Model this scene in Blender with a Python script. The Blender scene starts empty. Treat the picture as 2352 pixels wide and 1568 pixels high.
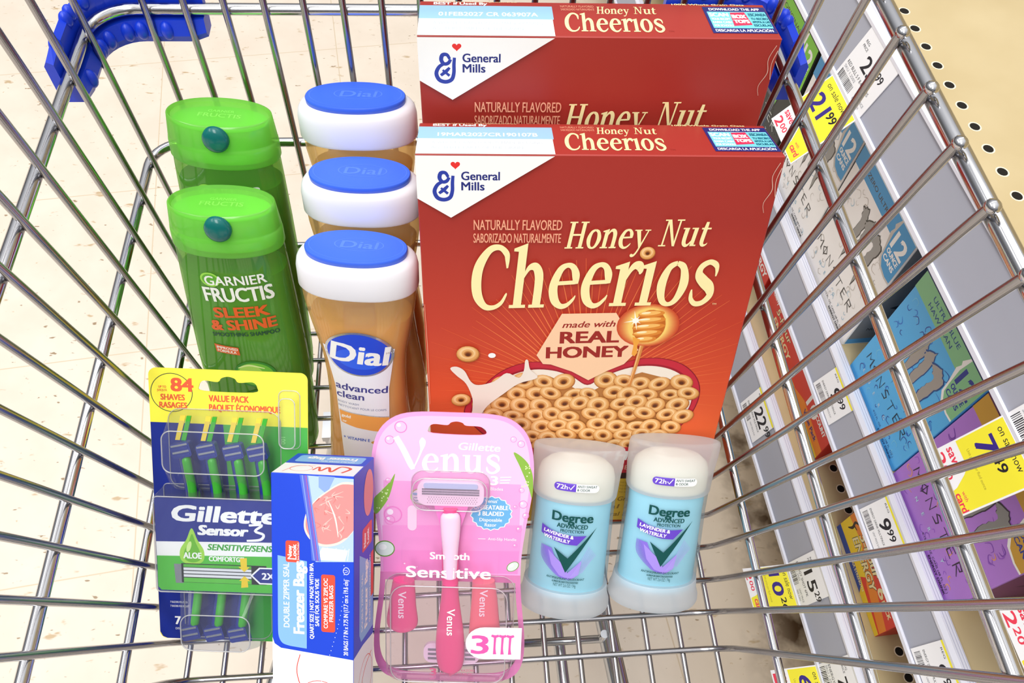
import bpy, math, random
from mathutils import Vector, Matrix
from mathutils.geometry import tessellate_polygon
S = bpy.context.scene
COL = S.collection
# ------------------------------------------------------------------ camera
cd = bpy.data.cameras.new('camera'); cam = bpy.data.objects.new('camera', cd); COL.objects.link(cam)
cd.sensor_width = 36.0; cd.lens = 36.0 * 1800.0 / 2352.0; cd.clip_start = 0.01
Xc = (0.9963862, 0.02803912, 0.08017692); Yc = (-0.0663315, 0.84646032, 0.52830394); Zc = (0.05305341, 0.53171302, -0.84526126)
cam.matrix_world = Matrix(((Xc[0], Xc[1], -Xc[2], 0.0), (Yc[0], Yc[1], -Yc[2], 0.0), (Zc[0], Zc[1], -Zc[2], 0.94), (0, 0, 0, 1)))
S.camera = cam
# ------------------------------------------------------------------ world, lights, exposure
S.view_settings.view_transform = 'Standard'; S.view_settings.look = 'None'; S.view_settings.gamma = 1.0
S.view_settings.use_curve_mapping = False; S.view_settings.exposure = 0.0
W = bpy.data.worlds.new('store_light'); S.world = W; W.use_nodes = True
nt = W.node_tree; nt.nodes.clear()
tc = nt.nodes.new('ShaderNodeTexCoord'); sx = nt.nodes.new('ShaderNodeSeparateXYZ'); nt.links.new(tc.outputs['Generated'], sx.inputs[0])
mr = nt.nodes.new('ShaderNodeMapRange'); mr.inputs['From Min'].default_value = -1; nt.links.new(sx.outputs['Z'], mr.inputs['Value'])
cr = nt.nodes.new('ShaderNodeValToRGB'); nt.links.new(mr.outputs[0], cr.inputs[0])
el = cr.color_ramp.elements
el[0].position = 0.0; el[0].color = (0.25, 0.24, 0.23, 1); el[1].position = 1.0; el[1].color = (2.0, 2.0, 2.0, 1)
for p, c in ((0.48, (0.17, 0.165, 0.165, 1)), (0.58, (0.26, 0.26, 0.27, 1)), (0.74, (0.70, 0.71, 0.74, 1)), (0.88, (1.30, 1.31, 1.34, 1))):
    e = el.new(p); e.color = c
bg = nt.nodes.new('ShaderNodeBackground'); bg.inputs['Strength'].default_value = 0.68
nt.links.new(cr.outputs[0], bg.inputs[0]); wo = nt.nodes.new('ShaderNodeOutputWorld'); nt.links.new(bg.outputs[0], wo.inputs[0])
def area(name, loc, sx_, sy_, power, rot=(0, 0, 0)):
    l = bpy.data.lights.new(name, 'AREA'); l.shape = 'RECTANGLE'; l.size = sx_; l.size_y = sy_; l.energy = power; l.color = (1, 0.985, 0.96)
    o = bpy.data.objects.new(name, l); COL.objects.link(o); o.location = loc; o.rotation_euler = rot; return o
area('ceiling_light', (-0.4, -1.2, 3.0), 0.8, 3.0, 62)
area('ceiling_light', (-1.9, 0.4, 3.0), 0.6, 3.0, 34)
area('ceiling_light', (0.3, 1.4, 3.0), 2.4, 0.5, 18)
# ------------------------------------------------------------------ helpers
def lin(h):
    h = h.lstrip('#'); o = []
    for i in (0, 2, 4):
        c = int(h[i:i+2], 16) / 255.0
        o.append(c / 12.92 if c <= 0.04045 else ((c + 0.055) / 1.055) ** 2.4)
    return (o[0], o[1], o[2], 1.0)
MATS = {}
def mat(hexc, rough=0.5, metal=0.0, spec=0.4, coat=0.0, name=None):
    key = name or '%s_%g_%g_%g_%g' % (hexc, rough, metal, spec, coat)
    if key in MATS: return key
    m = bpy.data.materials.new(key); m.use_nodes = True
    b = m.node_tree.nodes['Principled BSDF']
    b.inputs['Base Color'].default_value = lin(hexc); b.inputs['Roughness'].default_value = rough
    b.inputs['Metallic'].default_value = metal; b.inputs['Specular IOR Level'].default_value = spec
    b.inputs['Coat Weight'].default_value = coat
    MATS[key] = m; return key
def node_mat(name, fn):
    if name in MATS: return name
    m = bpy.data.materials.new(name); m.use_nodes = True; fn(m, m.node_tree, m.node_tree.nodes, m.node_tree.links); MATS[name] = m; return name
def clear_mat(name, tint, body, fac, rough=0.08, gloss=0.12, transl=0.0):
    """thin coloured plastic: part tinted see-through, part body colour, part gloss"""
    def fn(m, t, N, L):
        N.clear(); out = N.new('ShaderNodeOutputMaterial')
        tr = N.new('ShaderNodeBsdfTransparent'); tr.inputs[0].default_value = lin(tint)
        df = N.new('ShaderNodeBsdfDiffuse'); df.inputs[0].default_value = lin(body)
        tl = N.new('ShaderNodeBsdfTranslucent'); tl.inputs[0].default_value = lin(body)
        a = N.new('ShaderNodeMixShader'); a.inputs[0].default_value = transl; L.new(df.outputs[0], a.inputs[1]); L.new(tl.outputs[0], a.inputs[2])
        b = N.new('ShaderNodeMixShader'); b.inputs[0].default_value = fac; L.new(tr.outputs[0], b.inputs[1]); L.new(a.outputs[0], b.inputs[2])
        g = N.new('ShaderNodeBsdfGlossy'); g.inputs['Roughness'].default_value = rough
        fr = N.new('ShaderNodeLayerWeight'); fr.inputs[0].default_value = 0.25
        mu = N.new('ShaderNodeMath'); mu.operation = 'MULTIPLY_ADD'; mu.inputs[1].default_value = gloss * 3; mu.inputs[2].default_value = gloss * 0.35
        L.new(fr.outputs['Fresnel'], mu.inputs[0])
        c = N.new('ShaderNodeMixShader'); L.new(mu.outputs[0], c.inputs[0]); L.new(b.outputs[0], c.inputs[1]); L.new(g.outputs[0], c.inputs[2])
        L.new(c.outputs[0], out.inputs[0])
    return node_mat(name, fn)
_tx = {}
def text_mesh(s):
    if s in _tx: return _tx[s]
    cu = bpy.data.curves.new('t', 'FONT'); cu.body = s; cu.resolution_u = 3; cu.fill_mode = 'FRONT'
    o = bpy.data.objects.new('t', cu); me = bpy.data.meshes.new_from_object(o)
    vs = [(v.co.x, v.co.y) for v in me.vertices]; fs = [tuple(p.vertices) for p in me.polygons]
    x0 = min(v[0] for v in vs); x1 = max(v[0] for v in vs)
    vs = [(x - x0, y) for x, y in vs]
    bpy.data.objects.remove(o); bpy.data.meshes.remove(me); bpy.data.curves.remove(cu)
    _tx[s] = (vs, fs, x1 - x0); return _tx[s]
def cr_curve(p, n=8, closed=False):
    """Catmull-Rom through points of any dimension"""
    out = []; k = len(p); idx = range(k if closed else k - 1)
    for i in idx:
        g = (lambda j: p[j % k]) if closed else (lambda j: p[max(0, min(k - 1, j))])
        a, b, c, d = g(i - 1), g(i), g(i + 1), g(i + 2)
        for s in range(n):
            t = s / n
            out.append(tuple(0.5 * (2*b[q] + (c[q]-a[q])*t + (2*a[q]-5*b[q]+4*c[q]-d[q])*t*t + (3*b[q]-a[q]-3*c[q]+d[q])*t**3) for q in range(len(b))))
    if not closed: out.append(tuple(p[-1]))
    return out
def ribbon_poly(pts):
    """outline of a stroke: pts (x, y, width)"""
    L = []; R = []; n = len(pts)
    for i, (x, y, w) in enumerate(pts):
        a = pts[max(0, i-1)]; b = pts[min(n-1, i+1)]
        dx, dy = b[0]-a[0], b[1]-a[1]; l = math.hypot(dx, dy) or 1e-9
        nx, ny = -dy/l, dx/l
        L.append((x+nx*w/2, y+ny*w/2)); R.append((x-nx*w/2, y-ny*w/2))
    return L, R
def clip(p, ax, val, sg):
    o = []
    for i in range(len(p)):
        a, b = p[i], p[(i+1) % len(p)]; da, db = (a[ax]-val)*sg, (b[ax]-val)*sg
        if da >= 0: o.append(a)
        if da*db < 0: t = da/(da-db); o.append((a[0]+(b[0]-a[0])*t, a[1]+(b[1]-a[1])*t))
    return o
class Art:
    """flat printed artwork in millimetres; each shape prints over the ones before it"""
    def __init__(s): s.items = []
    def raw(s, vs, fs, m): s.items.append((vs, fs, m))
    def poly(s, pts, m, holes=()):
        loops = [pts] + list(holes)
        allp = [p for l in loops for p in l]
        tri = tessellate_polygon([[Vector((p[0], p[1], 0)) for p in l] for l in loops])
        s.raw([(p[0], p[1]) for p in allp], [tuple(t) for t in tri], m)
    def rect(s, x0, y0, x1, y1, m): s.raw([(x0, y0), (x1, y0), (x1, y1), (x0, y1)], [(0, 1, 2, 3)], m)
    def quad(s, a, b, c, d, m): s.raw([a, b, c, d], [(0, 1, 2, 3)], m)
    def ell(s, x, y, a, b, m, n=24, rot=0.0, hole=None):
        c, q = math.cos(rot), math.sin(rot)
        P = lambda a, b: [(x + a*math.cos(t)*c - b*math.sin(t)*q, y + a*math.cos(t)*q + b*math.sin(t)*c) for t in [2*math.pi*i/n for i in range(n)]]
        if hole is None: s.raw(P(a, b), [tuple(range(n))], m)
        else:
            o = P(a, b); i = P(a*hole, b*hole) if not isinstance(hole, tuple) else P(*hole)
            s.raw(o + i, [(k, (k+1) % n, n+(k+1) % n, n+k) for k in range(n)], m)
    def rrect(s, x0, y0, x1, y1, r, m, n=6):
        s.poly(rrect_pts(x0, y0, x1, y1, r, n), m)
    def stroke(s, pts, m, smooth=True, n=6, close=False):
        p = cr_curve(pts, n, close) if smooth else pts
        if close: p = p + [p[0]]
        L, R = ribbon_poly(p); k = len(L)
        s.raw(L + R, [(i, i+1, k+i+1, k+i) for i in range(k-1)], m)
    def line(s, x0, y0, x1, y1, w, m): s.stroke([(x0, y0, w), (x1, y1, w)], m, smooth=False)
    def text(s, t, x, y, h, m, w=None, align='l', bold=0.0, shear=0.0, rot=0.0):
        """h = cap height; w = exact width"""
        vs, fs, ww = text_mesh(t); k = h / 0.70; kx = (w / ww) if w else k
        width = ww * kx; off = {'l': 0, 'c': -width/2, 'r': -width}[align]
        c, q = math.cos(rot), math.sin(rot)
        sh = [(0, 0)] if bold == 0 else [(-bold, -bold*.5), (bold, -bold*.5), (-bold, bold*.5), (bold, bold*.5)]
        for dx, dy in sh:
            V = []
            for vx, vy in vs:
                X = vx*kx + off + dx*h + shear*vy*k; Y = vy*k + dy*h
                V.append((x + X*c - Y*q, y + X*q + Y*c))
            s.raw(V, fs, m)
    def emit(s, mb, mapf, curved=0.0, step=2e-6, base=6e-5):
        if curved: step = 7e-6
        for i, (vs, fs, m) in enumerate(s.items):
            h = base + step * i
            vs = [(a*1e-3, b*1e-3) for a, b in vs]
            if curved:
                # cut along a fixed grid so that every layer follows exactly the same facets of the curved wall
                V = []; F = []; gu, gv = 0.0016, 0.004
                for f in fs:
                    tris = [f] if len(f) == 3 else [(f[a], f[b], f[c]) for a, b, c in tessellate_polygon([[Vector((vs[j][0], vs[j][1], 0)) for j in f]])]
                    for t in tris:
                        p0 = [vs[j] for j in t]
                        for k in range(math.floor(min(p[0] for p in p0)/gu), math.floor(max(p[0] for p in p0)/gu) + 1):
                            p1 = clip(clip(p0, 0, k*gu, 1), 0, (k+1)*gu, -1)
                            if len(p1) < 3: continue
                            for l in range(math.floor(min(p[1] for p in p1)/gv), math.floor(max(p[1] for p in p1)/gv) + 1):
                                p2 = clip(clip(p1, 1, l*gv, 1), 1, (l+1)*gv, -1)
                                if len(p2) < 3: continue
                                n0 = len(V)
                                for a, b in p2:
                                    x = (a - k*gu)/gu; y = (b - l*gv)/gv
                                    c = [Vector(mapf((k+i_)*gu, (l+j_)*gv, h)) for i_, j_ in ((0, 0), (1, 0), (0, 1), (1, 1))]
                                    V.append(c[0]*(1-x)*(1-y) + c[1]*x*(1-y) + c[2]*(1-x)*y + c[3]*x*y)
                                F.append(tuple(range(n0, len(V))))
                mb.add(V, F, m); continue
            mb.add([mapf(a, b, h) for a, b in vs], fs, m)
def rrect_pts(x0, y0, x1, y1, r, n=6):
    P = []
    for cx, cy, a0 in ((x1-r, y1-r, 0), (x0+r, y1-r, 90), (x0+r, y0+r, 180), (x1-r, y0+r, 270)):
        for i in range(n+1):
            a = math.radians(a0 + 90*i/n); P.append((cx + r*math.cos(a), cy + r*math.sin(a)))
    return P
class MB:
    def __init__(s): s.v = []; s.f = []; s.m = []; s.sm = []; s.names = []
    def add(s, vs, fs, m, smooth=False):
        b = len(s.v); s.v += [tuple(v) for v in vs]
        if m not in s.names: s.names.append(m)
        k = s.names.index(m)
        for f in fs: s.f.append(tuple(i+b for i in f)); s.m.append(k); s.sm.append(smooth)
    def box(s, x0, y0, z0, x1, y1, z1, m, bev=0.0):
        if bev <= 0:
            V = [(x, y, z) for x in (x0, x1) for y in (y0, y1) for z in (z0, z1)]
            s.add(V, [(0, 1, 3, 2), (4, 6, 7, 5), (0, 4, 5, 1), (2, 3, 7, 6), (0, 2, 6, 4), (1, 5, 7, 3)], m)
        else:
            pts = lambda d: rrect_pts(x0+d, y0+d, x1-d, y1-d, max(bev-d, bev*.3), 2)
            s.loft([[(a, b, z0) for a, b in pts(bev*.6)], [(a, b, z0+bev*.6) for a, b in pts(0)], [(a, b, z1-bev*.6) for a, b in pts(0)], [(a, b, z1) for a, b in pts(bev*.6)]], m, smooth=False)
    def loft(s, rings, m, caps=(True, True), smooth=True, closed=True):
        n = len(rings[0]); V = [p for r in rings for p in r]; F = []
        for i in range(len(rings)-1):
            for j in range(n if closed else n-1):
                k = (j+1) % n; F.append((i*n+j, i*n+k, (i+1)*n+k, (i+1)*n+j))
        s.add(V, F, m, smooth)
        if caps[0]: s.add(rings[0], [tuple(range(n-1, -1, -1))], m)
        if caps[1]: s.add(rings[-1], [tuple(range(n))], m)
    def tube(s, pts, r, m, seg=10, round_ends=False):
        pts = [Vector(p) for p in pts]; rings = []; n = len(pts)
        t0 = (pts[1]-pts[0]).normalized(); up = Vector((0, 0, 1)) if abs(t0.z) < 0.9 else Vector((0, 1, 0))
        nrm = (up - t0*up.dot(t0)).normalized()
        def ring(c, nr, t, rr):
            b = t.cross(nr); return [tuple(c + (nr*math.cos(a) + b*math.sin(a))*rr) for a in [2*math.pi*i/seg for i in range(seg)]]
        for i in range(n):
            t = ((pts[min(i+1, n-1)]-pts[i]).normalized() + (pts[i]-pts[max(i-1, 0)]).normalized())
            t = t.normalized() if t.length > 1e-9 else t0
            nrm = (nrm - t*nrm.dot(t)).normalized()
            if round_ends and i in (0, n-1):
                k = -1 if i == 0 else 1; rr = []
                for a in (0, 30, 60, 80):
                    rr.append(ring(pts[i] + t*(k*r*math.sin(math.radians(a))), nrm, t, r*math.cos(math.radians(a))))
                rings += rr[::-1] if i == 0 else rr
            else: rings.append(ring(pts[i], nrm, t, r))
        s.loft(rings, m)
    def sphere(s, c, rx, ry, rz, m, nu=16, nv=10):
        rings = []
        for i in range(nv+1):
            a = -math.pi/2 + math.pi*i/nv; q = max(math.cos(a), 1e-3)
            rings.append([(c[0]+rx*q*math.cos(b), c[1]+ry*q*math.sin(b), c[2]+rz*math.sin(a)) for b in [2*math.pi*j/nu for j in range(nu)]])
        s.loft(rings, m)
    def prism(s, pts, m, mapf, h0, h1, holes=(), mside=None):
        """a flat outline (metres) given thickness between h0 and h1"""
        loops = [pts] + list(holes); allp = [p for l in loops for p in l]
        tri = [tuple(t) for t in tessellate_polygon([[Vector((p[0], p[1], 0)) for p in l] for l in loops])]
        s.add([mapf(a, b, h1) for a, b in allp], tri, m); s.add([mapf(a, b, h0) for a, b in allp], [t[::-1] for t in tri], m)
        for l in loops:
            k = len(l); s.add([mapf(a, b, h0) for a, b in l] + [mapf(a, b, h1) for a, b in l], [(i, (i+1) % k, k+(i+1) % k, k+i) for i in range(k)], mside or m)
    def build(s, name, parent=None):
        me = bpy.data.meshes.new(name); me.from_pydata(s.v, [], s.f)
        for n in s.names: me.materials.append(MATS[n])
        me.polygons.foreach_set('material_index', s.m); me.polygons.foreach_set('use_smooth', s.sm); me.update()
        o = bpy.data.objects.new(name, me); COL.objects.link(o)
        if parent is not None: o.parent = parent
        return o
def tag(o, label, cat, group=None):
    o['label'] = label; o['category'] = cat
    if group: o['group'] = group
    return o
def thing(name, label, cat, group=None, R=None, T=(0, 0, 0)):
    o = bpy.data.objects.new(name, None); COL.objects.link(o); o.empty_display_size = 0.02
    if R is None: o.location = T
    else:
        r = Matrix(R).to_quaternion().to_matrix()
        o.matrix_world = Matrix.Translation(Vector(T)) @ r.to_4x4()
    return tag(o, label, cat, group)
def structure(o): o['kind'] = 'structure'; return o
def front(y0=0.0): return lambda u, v, h: (u, y0 - h, v)       # a face turned to -y of its own thing
def sring(hw, hd, n, z, N=56, cx=0.0, cy=0.0):
    P = []
    for i in range(N):
        a = 2*math.pi*i/N; c, q = math.cos(a), math.sin(a)
        P.append((cx + hw*math.copysign(abs(c)**(2/n), c), cy + hd*math.copysign(abs(q)**(2/n), q), z))
    return P
def interp(tab, z):
    if z <= tab[0][0]: return tab[0][1:]
    for a, b in zip(tab, tab[1:]):
        if z <= b[0]:
            t = (z-a[0])/(b[0]-a[0]); t = t*t*(3-2*t) if len(a) > 9 else t
            return tuple(a[i] + (b[i]-a[i])*t for i in range(1, len(a)))
    return tab[-1][1:]
random.seed(7)
WHITE = mat('#F6F6F8', 0.45)
# ------------------------------------------------------------------ custom serif lettering
def serif_glyphs():
    G = {}
    def rb(p, n=8): return ('s', p, n)
    def bx(x0, y0, x1, y1): return ('p', [(x0, y0), (x1, y0), (x1, y1), (x0, y1)])
    G['C'] = (1.22, [rb([(1.07, .93, .05), (1.05, 1.12, .13), (1.0, 1.26, .15), (.78, 1.39, .12), (.5, 1.33, .17), (.25, 1.02, .27), (.18, .68, .30), (.25, .32, .27), (.48, .06, .16), (.75, .02, .11), (.98, .12, .10), (1.1, .3, .07), (1.12, .36, .03)])])
    arch = rb([(.36, .70, .05), (.5, .92, .12), (.68, .95, .19), (.81, .80, .25), (.85, .55, .25), (.85, .03, .25)])
    G['h'] = (1.14, [bx(.14, .03, .39, 1.40), ('p', [(.0, 1.36), (.39, 1.47), (.39, 1.25), (.14, 1.29), (.0, 1.30)]), bx(.02, 0, .52, .075), arch, bx(.62, 0, 1.10, .075)])
    G['e'] = (.98, [rb([(.24, .56, .09), (.5, .57, .09), (.80, .58, .09)]), rb([(.83, .54, .15), (.80, .74, .22), (.68, .92, .15), (.5, .97, .11), (.3, .85, .19), (.17, .5, .26), (.25, .2, .24), (.45, .03, .14), (.65, .04, .11), (.82, .17, .08), (.88, .27, .03)])])
    G['r'] = (.80, [bx(.14, .03, .39, .97), ('p', [(.0, .93), (.39, 1.03), (.39, .82), (.14, .86), (.0, .87)]), bx(.02, 0, .54, .075), rb([(.36, .62, .06), (.46, .84, .13), (.58, .94, .17), (.72, .92, .21), (.77, .82, .16), (.76, .74, .04)])])
    G['i'] = (.54, [bx(.14, .03, .39, .97), ('p', [(.0, .93), (.39, 1.03), (.39, .82), (.14, .86), (.0, .87)]), bx(.02, 0, .52, .075)])
    G['o'] = (1.02, [rb([(.5, .98, .10), (.28, .86, .18), (.17, .5, .27), (.28, .14, .18), (.5, .02, .10), (.72, .14, .18), (.84, .5, .27), (.72, .86, .18), (.5, .98, .10)])])
    G['s'] = (.86, [rb([(.74, .66, .04), (.73, .80, .10), (.66, .92, .13), (.45, .985, .12), (.24, .88, .17), (.22, .70, .22), (.42, .54, .26), (.64, .40, .26), (.72, .22, .20), (.56, .05, .14), (.34, .02, .12), (.18, .12, .12), (.13, .25, .10), (.12, .36, .04)])])
    G['H'] = (1.34, [bx(.16, .03, .40, 1.40), bx(.90, .03, 1.14, 1.40), bx(.38, .68, .92, .78), bx(.02, 0, .54, .075), bx(.76, 0, 1.28, .075), bx(.02, 1.35, .54, 1.42), bx(.76, 1.35, 1.28, 1.42)])
    G['n'] = (1.14, [bx(.14, .03, .39, .97), ('p', [(.0, .93), (.39, 1.03), (.39, .82), (.14, .86), (.0, .87)]), bx(.02, 0, .52, .075), arch, bx(.62, 0, 1.10, .075)])
    G['u'] = (1.14, [rb([(.26, .96, .25), (.26, .4, .25), (.31, .15, .23), (.46, .03, .16), (.62, .1, .11), (.74, .3, .05)]), bx(.72, .03, .96, .97), bx(.0, .91, .40, .98), bx(.56, .91, .96, .98), bx(.72, 0, 1.10, .075)])
    G['N'] = (1.30, [bx(.20, .03, .30, 1.40), bx(.94, .03, 1.04, 1.40), ('p', [(.10, 1.42), (.40, 1.42), (1.06, .0), (.90, .0), (.22, 1.36)]), bx(.02, 0, .48, .07), bx(.76, 1.35, 1.22, 1.42), bx(.02, 1.35, .3, 1.42)])
    G['t'] = (.72, [rb([(.28, 1.28, .18), (.27, .9, .24), (.27, .3, .25), (.33, .1, .2), (.46, .03, .13), (.6, .08, .08), (.66, .17, .03)]), bx(.02, .89, .62, .975)])
    G['y'] = (1.04, [('p', [(.08, .97), (.36, .97), (.66, .12), (.52, .0)]), rb([(.90, .95, .08), (.62, .14, .10), (.48, -.22, .11), (.34, -.40, .13), (.2, -.41, .17), (.12, -.34, .10)]), bx(-.02, .92, .46, .98), bx(.66, .92, 1.04, .98)])
    G['V'] = (1.30, [rb([(.02, 1.42, .24), (.3, .9, .24), (.60, .22, .24), (.70, .0, .16)], 4), rb([(.70, .02, .06), (.9, .5, .07), (1.02, .86, .10), (1.06, 1.1, .22), (1.06, 1.28, .24), (1.05, 1.42, .06)], 4)])
    return G
GL = serif_glyphs()
def serif(art, s, x, y, xh, width, m, slant=0.0, gap=0.0, rise=0.0):
    """set a word in the serif lettering: xh = x height, width = exact width"""
    tot = sum((GL[c][0] + gap) if c != ' ' else .45 for c in s); k = width / tot; px = 0.0
    P = lambda a, b: (x + (px + a)*k + slant*b*xh, y + b*xh + rise*(px + a)*k)
    for c in s:
        if c == ' ': px += .45; continue
        for g in GL[c][1]:
            if g[0] == 'p': art.poly([P(a, b) for a, b in g[1]], m)
            else:
                L, R = ribbon_poly(cr_curve(g[1], g[2])); n = len(L)
                art.raw([P(a, b) for a, b in L + R], [(i, i+1, n+i+1, n+i) for i in range(n-1)], m)
        px += GL[c][0] + gap
# ------------------------------------------------------------------ structure: the tiled floor
def floor_fn(m, t, N, L):
    b = N['Principled BSDF']; b.inputs['Roughness'].default_value = 0.35; b.inputs['Specular IOR Level'].default_value = 0.35
    tc = N.new('ShaderNodeTexCoord'); mp = N.new('ShaderNodeMapping'); mp.inputs['Rotation'].default_value = (0, 0, math.radians(-7.2))
    L.new(tc.outputs['Object'], mp.inputs[0]); sp = N.new('ShaderNodeSeparateXYZ'); L.new(mp.outputs[0], sp.inputs[0])
    def mth(op, a, b=None, clamp=False):
        n = N.new('ShaderNodeMath'); n.operation = op; n.use_clamp = clamp
        for i, v in enumerate((a, b)):
            if v is None: continue
            if hasattr(v, 'is_output'): L.new(v, n.inputs[i])
            else: n.inputs[i].default_value = v
        return n.outputs[0]
    ls = []
    for ax, off in (('X', 0.336), ('Y', -0.6365)):
        d = mth('DIVIDE', mth('ADD', sp.outputs[ax], off + 30.2), 0.302)
        f = mth('FRACT', d); e = mth('ABSOLUTE', mth('SUBTRACT', f, 0.5)); ls.append(mth('SUBTRACT', e, 0.5 - 0.0036))
    ln = mth('MULTIPLY', mth('MAXIMUM', ls[0], ls[1]), 420.0, True)
    def noise(scale, detail, sc=(1, 1, 1), rough=0.55):
        q = N.new('ShaderNodeMapping'); q.inputs['Scale'].default_value = sc; q.inputs['Rotation'].default_value = (0, 0, 0.5); L.new(tc.outputs['Object'], q.inputs[0])
        n = N.new('ShaderNodeTexNoise'); n.inputs['Scale'].default_value = scale; n.inputs['Detail'].default_value = detail; n.inputs['Roughness'].default_value = rough
        L.new(q.outputs[0], n.inputs[0]); return n.outputs['Fac']
    def ramp(f, p0, p1, c0=(0, 0, 0, 1), c1=(1, 1, 1, 1)):
        r = N.new('ShaderNodeValToRGB'); r.color_ramp.elements[0].position = p0; r.color_ramp.elements[1].position = p1
        r.color_ramp.elements[0].color = c0; r.color_ramp.elements[1].color = c1; L.new(f, r.inputs[0]); return r.outputs[0]
    def mix(f, a, b):
        n = N.new('ShaderNodeMix'); n.data_type = 'RGBA'
        L.new(f, n.inputs['Factor'])
        for k, v in (('A', a), ('B', b)):
            i = [s for s in n.inputs if s.name == k and s.type == 'RGBA'][0]
            if hasattr(v, 'is_output'): L.new(v, i)
            else: i.default_value = v
        return [s for s in n.outputs if s.type == 'RGBA'][0]
    base = ramp(noise(14, 3), 0.35, 0.68, lin('#DDCFBE'), lin('#E4D7C7'))
    c = mix(ramp(noise(26, 3, (1, 2.6, 1)), 0.652, 0.71), base, lin('#BEA684'))
    c = mix(ramp(noise(62, 2, (1, 2.2, 1)), 0.69, 0.735), c, lin('#9A8468'))
    c = mix(ramp(noise(120, 2), 0.70, 0.75), c, lin('#CBB598'))
    c = mix(ln, c, lin('#CDBA9E'))
    # dirt that has gathered along the foot of the shelves
    sp2 = N.new('ShaderNodeSeparateXYZ'); L.new(tc.outputs['Object'], sp2.inputs[0])
    near = mth('MULTIPLY', mth('SUBTRACT', sp2.outputs['X'], 0.24), 6.0, True)
    c = mix(mth('MULTIPLY', near, 0.55), c, lin('#D9C8AC'))
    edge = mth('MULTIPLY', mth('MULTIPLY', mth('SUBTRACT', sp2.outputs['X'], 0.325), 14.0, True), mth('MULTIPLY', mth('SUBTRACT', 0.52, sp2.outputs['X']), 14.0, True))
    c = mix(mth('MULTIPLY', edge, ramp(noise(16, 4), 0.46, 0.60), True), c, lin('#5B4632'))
    L.new(c, b.inputs['Base Color'])
node_mat('floor_tile', floor_fn)
mb = MB(); mb.add([(-4, -3, 0), (4, -3, 0), (4, 6, 0), (-4, 6, 0)], [(0, 1, 2, 3)], 'floor_tile')
structure(mb.build('floor'))
# ------------------------------------------------------------------ shopping cart
CHROME = mat('#C9C9CC', 0.13, 1.0, name='chrome'); WIRE = mat('#A4A3A6', 0.22, 1.0, name='wire_chrome')
BLUE = mat('#1840D8', 0.32, 0, 0.5, name='bumper_blue'); STEEL = mat('#B4B6BA', 0.22, 1.0, name='tube_steel'); RUB = mat('#2A2A2C', 0.7)
cart = thing('shopping_cart', 'chrome wire shopping cart with blue corner bumpers holding the groceries', 'shopping cart')
def u_path(hx, yn, z, r, y0=-0.16, n=8):
    P = [(-hx, y0, z), (-hx, yn - r, z)]
    for i in range(1, n): a = math.pi - math.pi/2*i/n; P.append((-hx + r + r*math.cos(a), yn - r + r*math.sin(a), z))
    P += [(-hx + r, yn, z), (hx - r, yn, z)]
    for i in range(1, n): a = math.pi/2 - math.pi/2*i/n; P.append((hx - r + r*math.cos(a), yn - r + r*math.sin(a), z))
    return P + [(hx, yn - r, z), (hx, y0, z)]
for nm, z, r, hx, rc in (('rim_tube', 0.7305, 0.0038, 0.2008, .045), ('side_tube', 0.645, 0.0035, 0.2005, .024), ('side_tube', 0.540, 0.0033, 0.2003, .022), ('side_tube', 0.426, 0.0029, 0.1999, .020)):
    mb = MB(); mb.tube(u_path(hx, 0.4205, z, rc), r, CHROME, 14); mb.build(nm, cart)
Y543 = [-.044, -.018, .007, .032, .058, .084, .108, .134, .159, .186, .214, .242, .270, .302, .333, .365, .398]
SL = [-.23, -.23, -.23, -.23, -.228, -.226, -.222, -.215, -.21, -.2, -.185, -.165, -.15, -.135, -.115, -.09, -.06]
ZF = 0.35; RW = 0.0021
for y5, sl in zip(Y543, SL):
    yy = lambda z: min(y5 + sl*(z - .543), .4125)
    P = [(-.195, yy(.738), .738), (-.195, yy(.56), .56), (-.195, yy(.372), .372)]
    arc = []
    for i in range(1, 6): a = math.pi + math.pi/2*i/6; arc.append((-.195 + .022 + .022*math.cos(a), yy(.372 + .022*math.sin(a)), .372 + .022*math.sin(a)))
    P += arc + [(-.173, yy(.35), ZF), (0, yy(.35), ZF), (.173, yy(.35), ZF)] + [(-x, y, z) for x, y, z in arc[::-1]] + [(.195, yy(.372), .372), (.195, yy(.56), .56), (.195, yy(.738), .738)]
    mb = MB(); mb.tube(P, RW, WIRE, 8, round_ends=True)
    for s in (-1, 1): mb.sphere((s*.1955, yy(.738), .7375), .0032, .0032, .0028, CHROME, 10, 6)
    mb.build('cross_wire', cart)
for k in range(16):
    xf = .025*(k - 7.5); xn = .0226*(k - 7.5)
    P = [(xf, -.16, ZF - .0036), (xf, .39, ZF - .0036), ((xf+xn)/2, .408, ZF + .002), (xn, .4155, ZF + .02), (xn, .4155, .55), (xn, .4155, .738)]
    mb = MB(); mb.tube(P, RW, WIRE, 8, round_ends=True); mb.build('floor_wire', cart)
for z, hx in ((.7305, .2008), (.645, .2005), (.540, .2003), (.426, .1999)):
    mb = MB(); mb.tube([(-hx, -.16, z), (hx, -.16, z)], .0030, CHROME, 10); mb.build('rear_tube', cart)
for k in range(16):
    x = .0255*(k - 7.5); mb = MB(); mb.tube([(x, -.158, ZF - .003), (x, -.158, .732)], RW, WIRE, 8); mb.build('rear_wire', cart)
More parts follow.
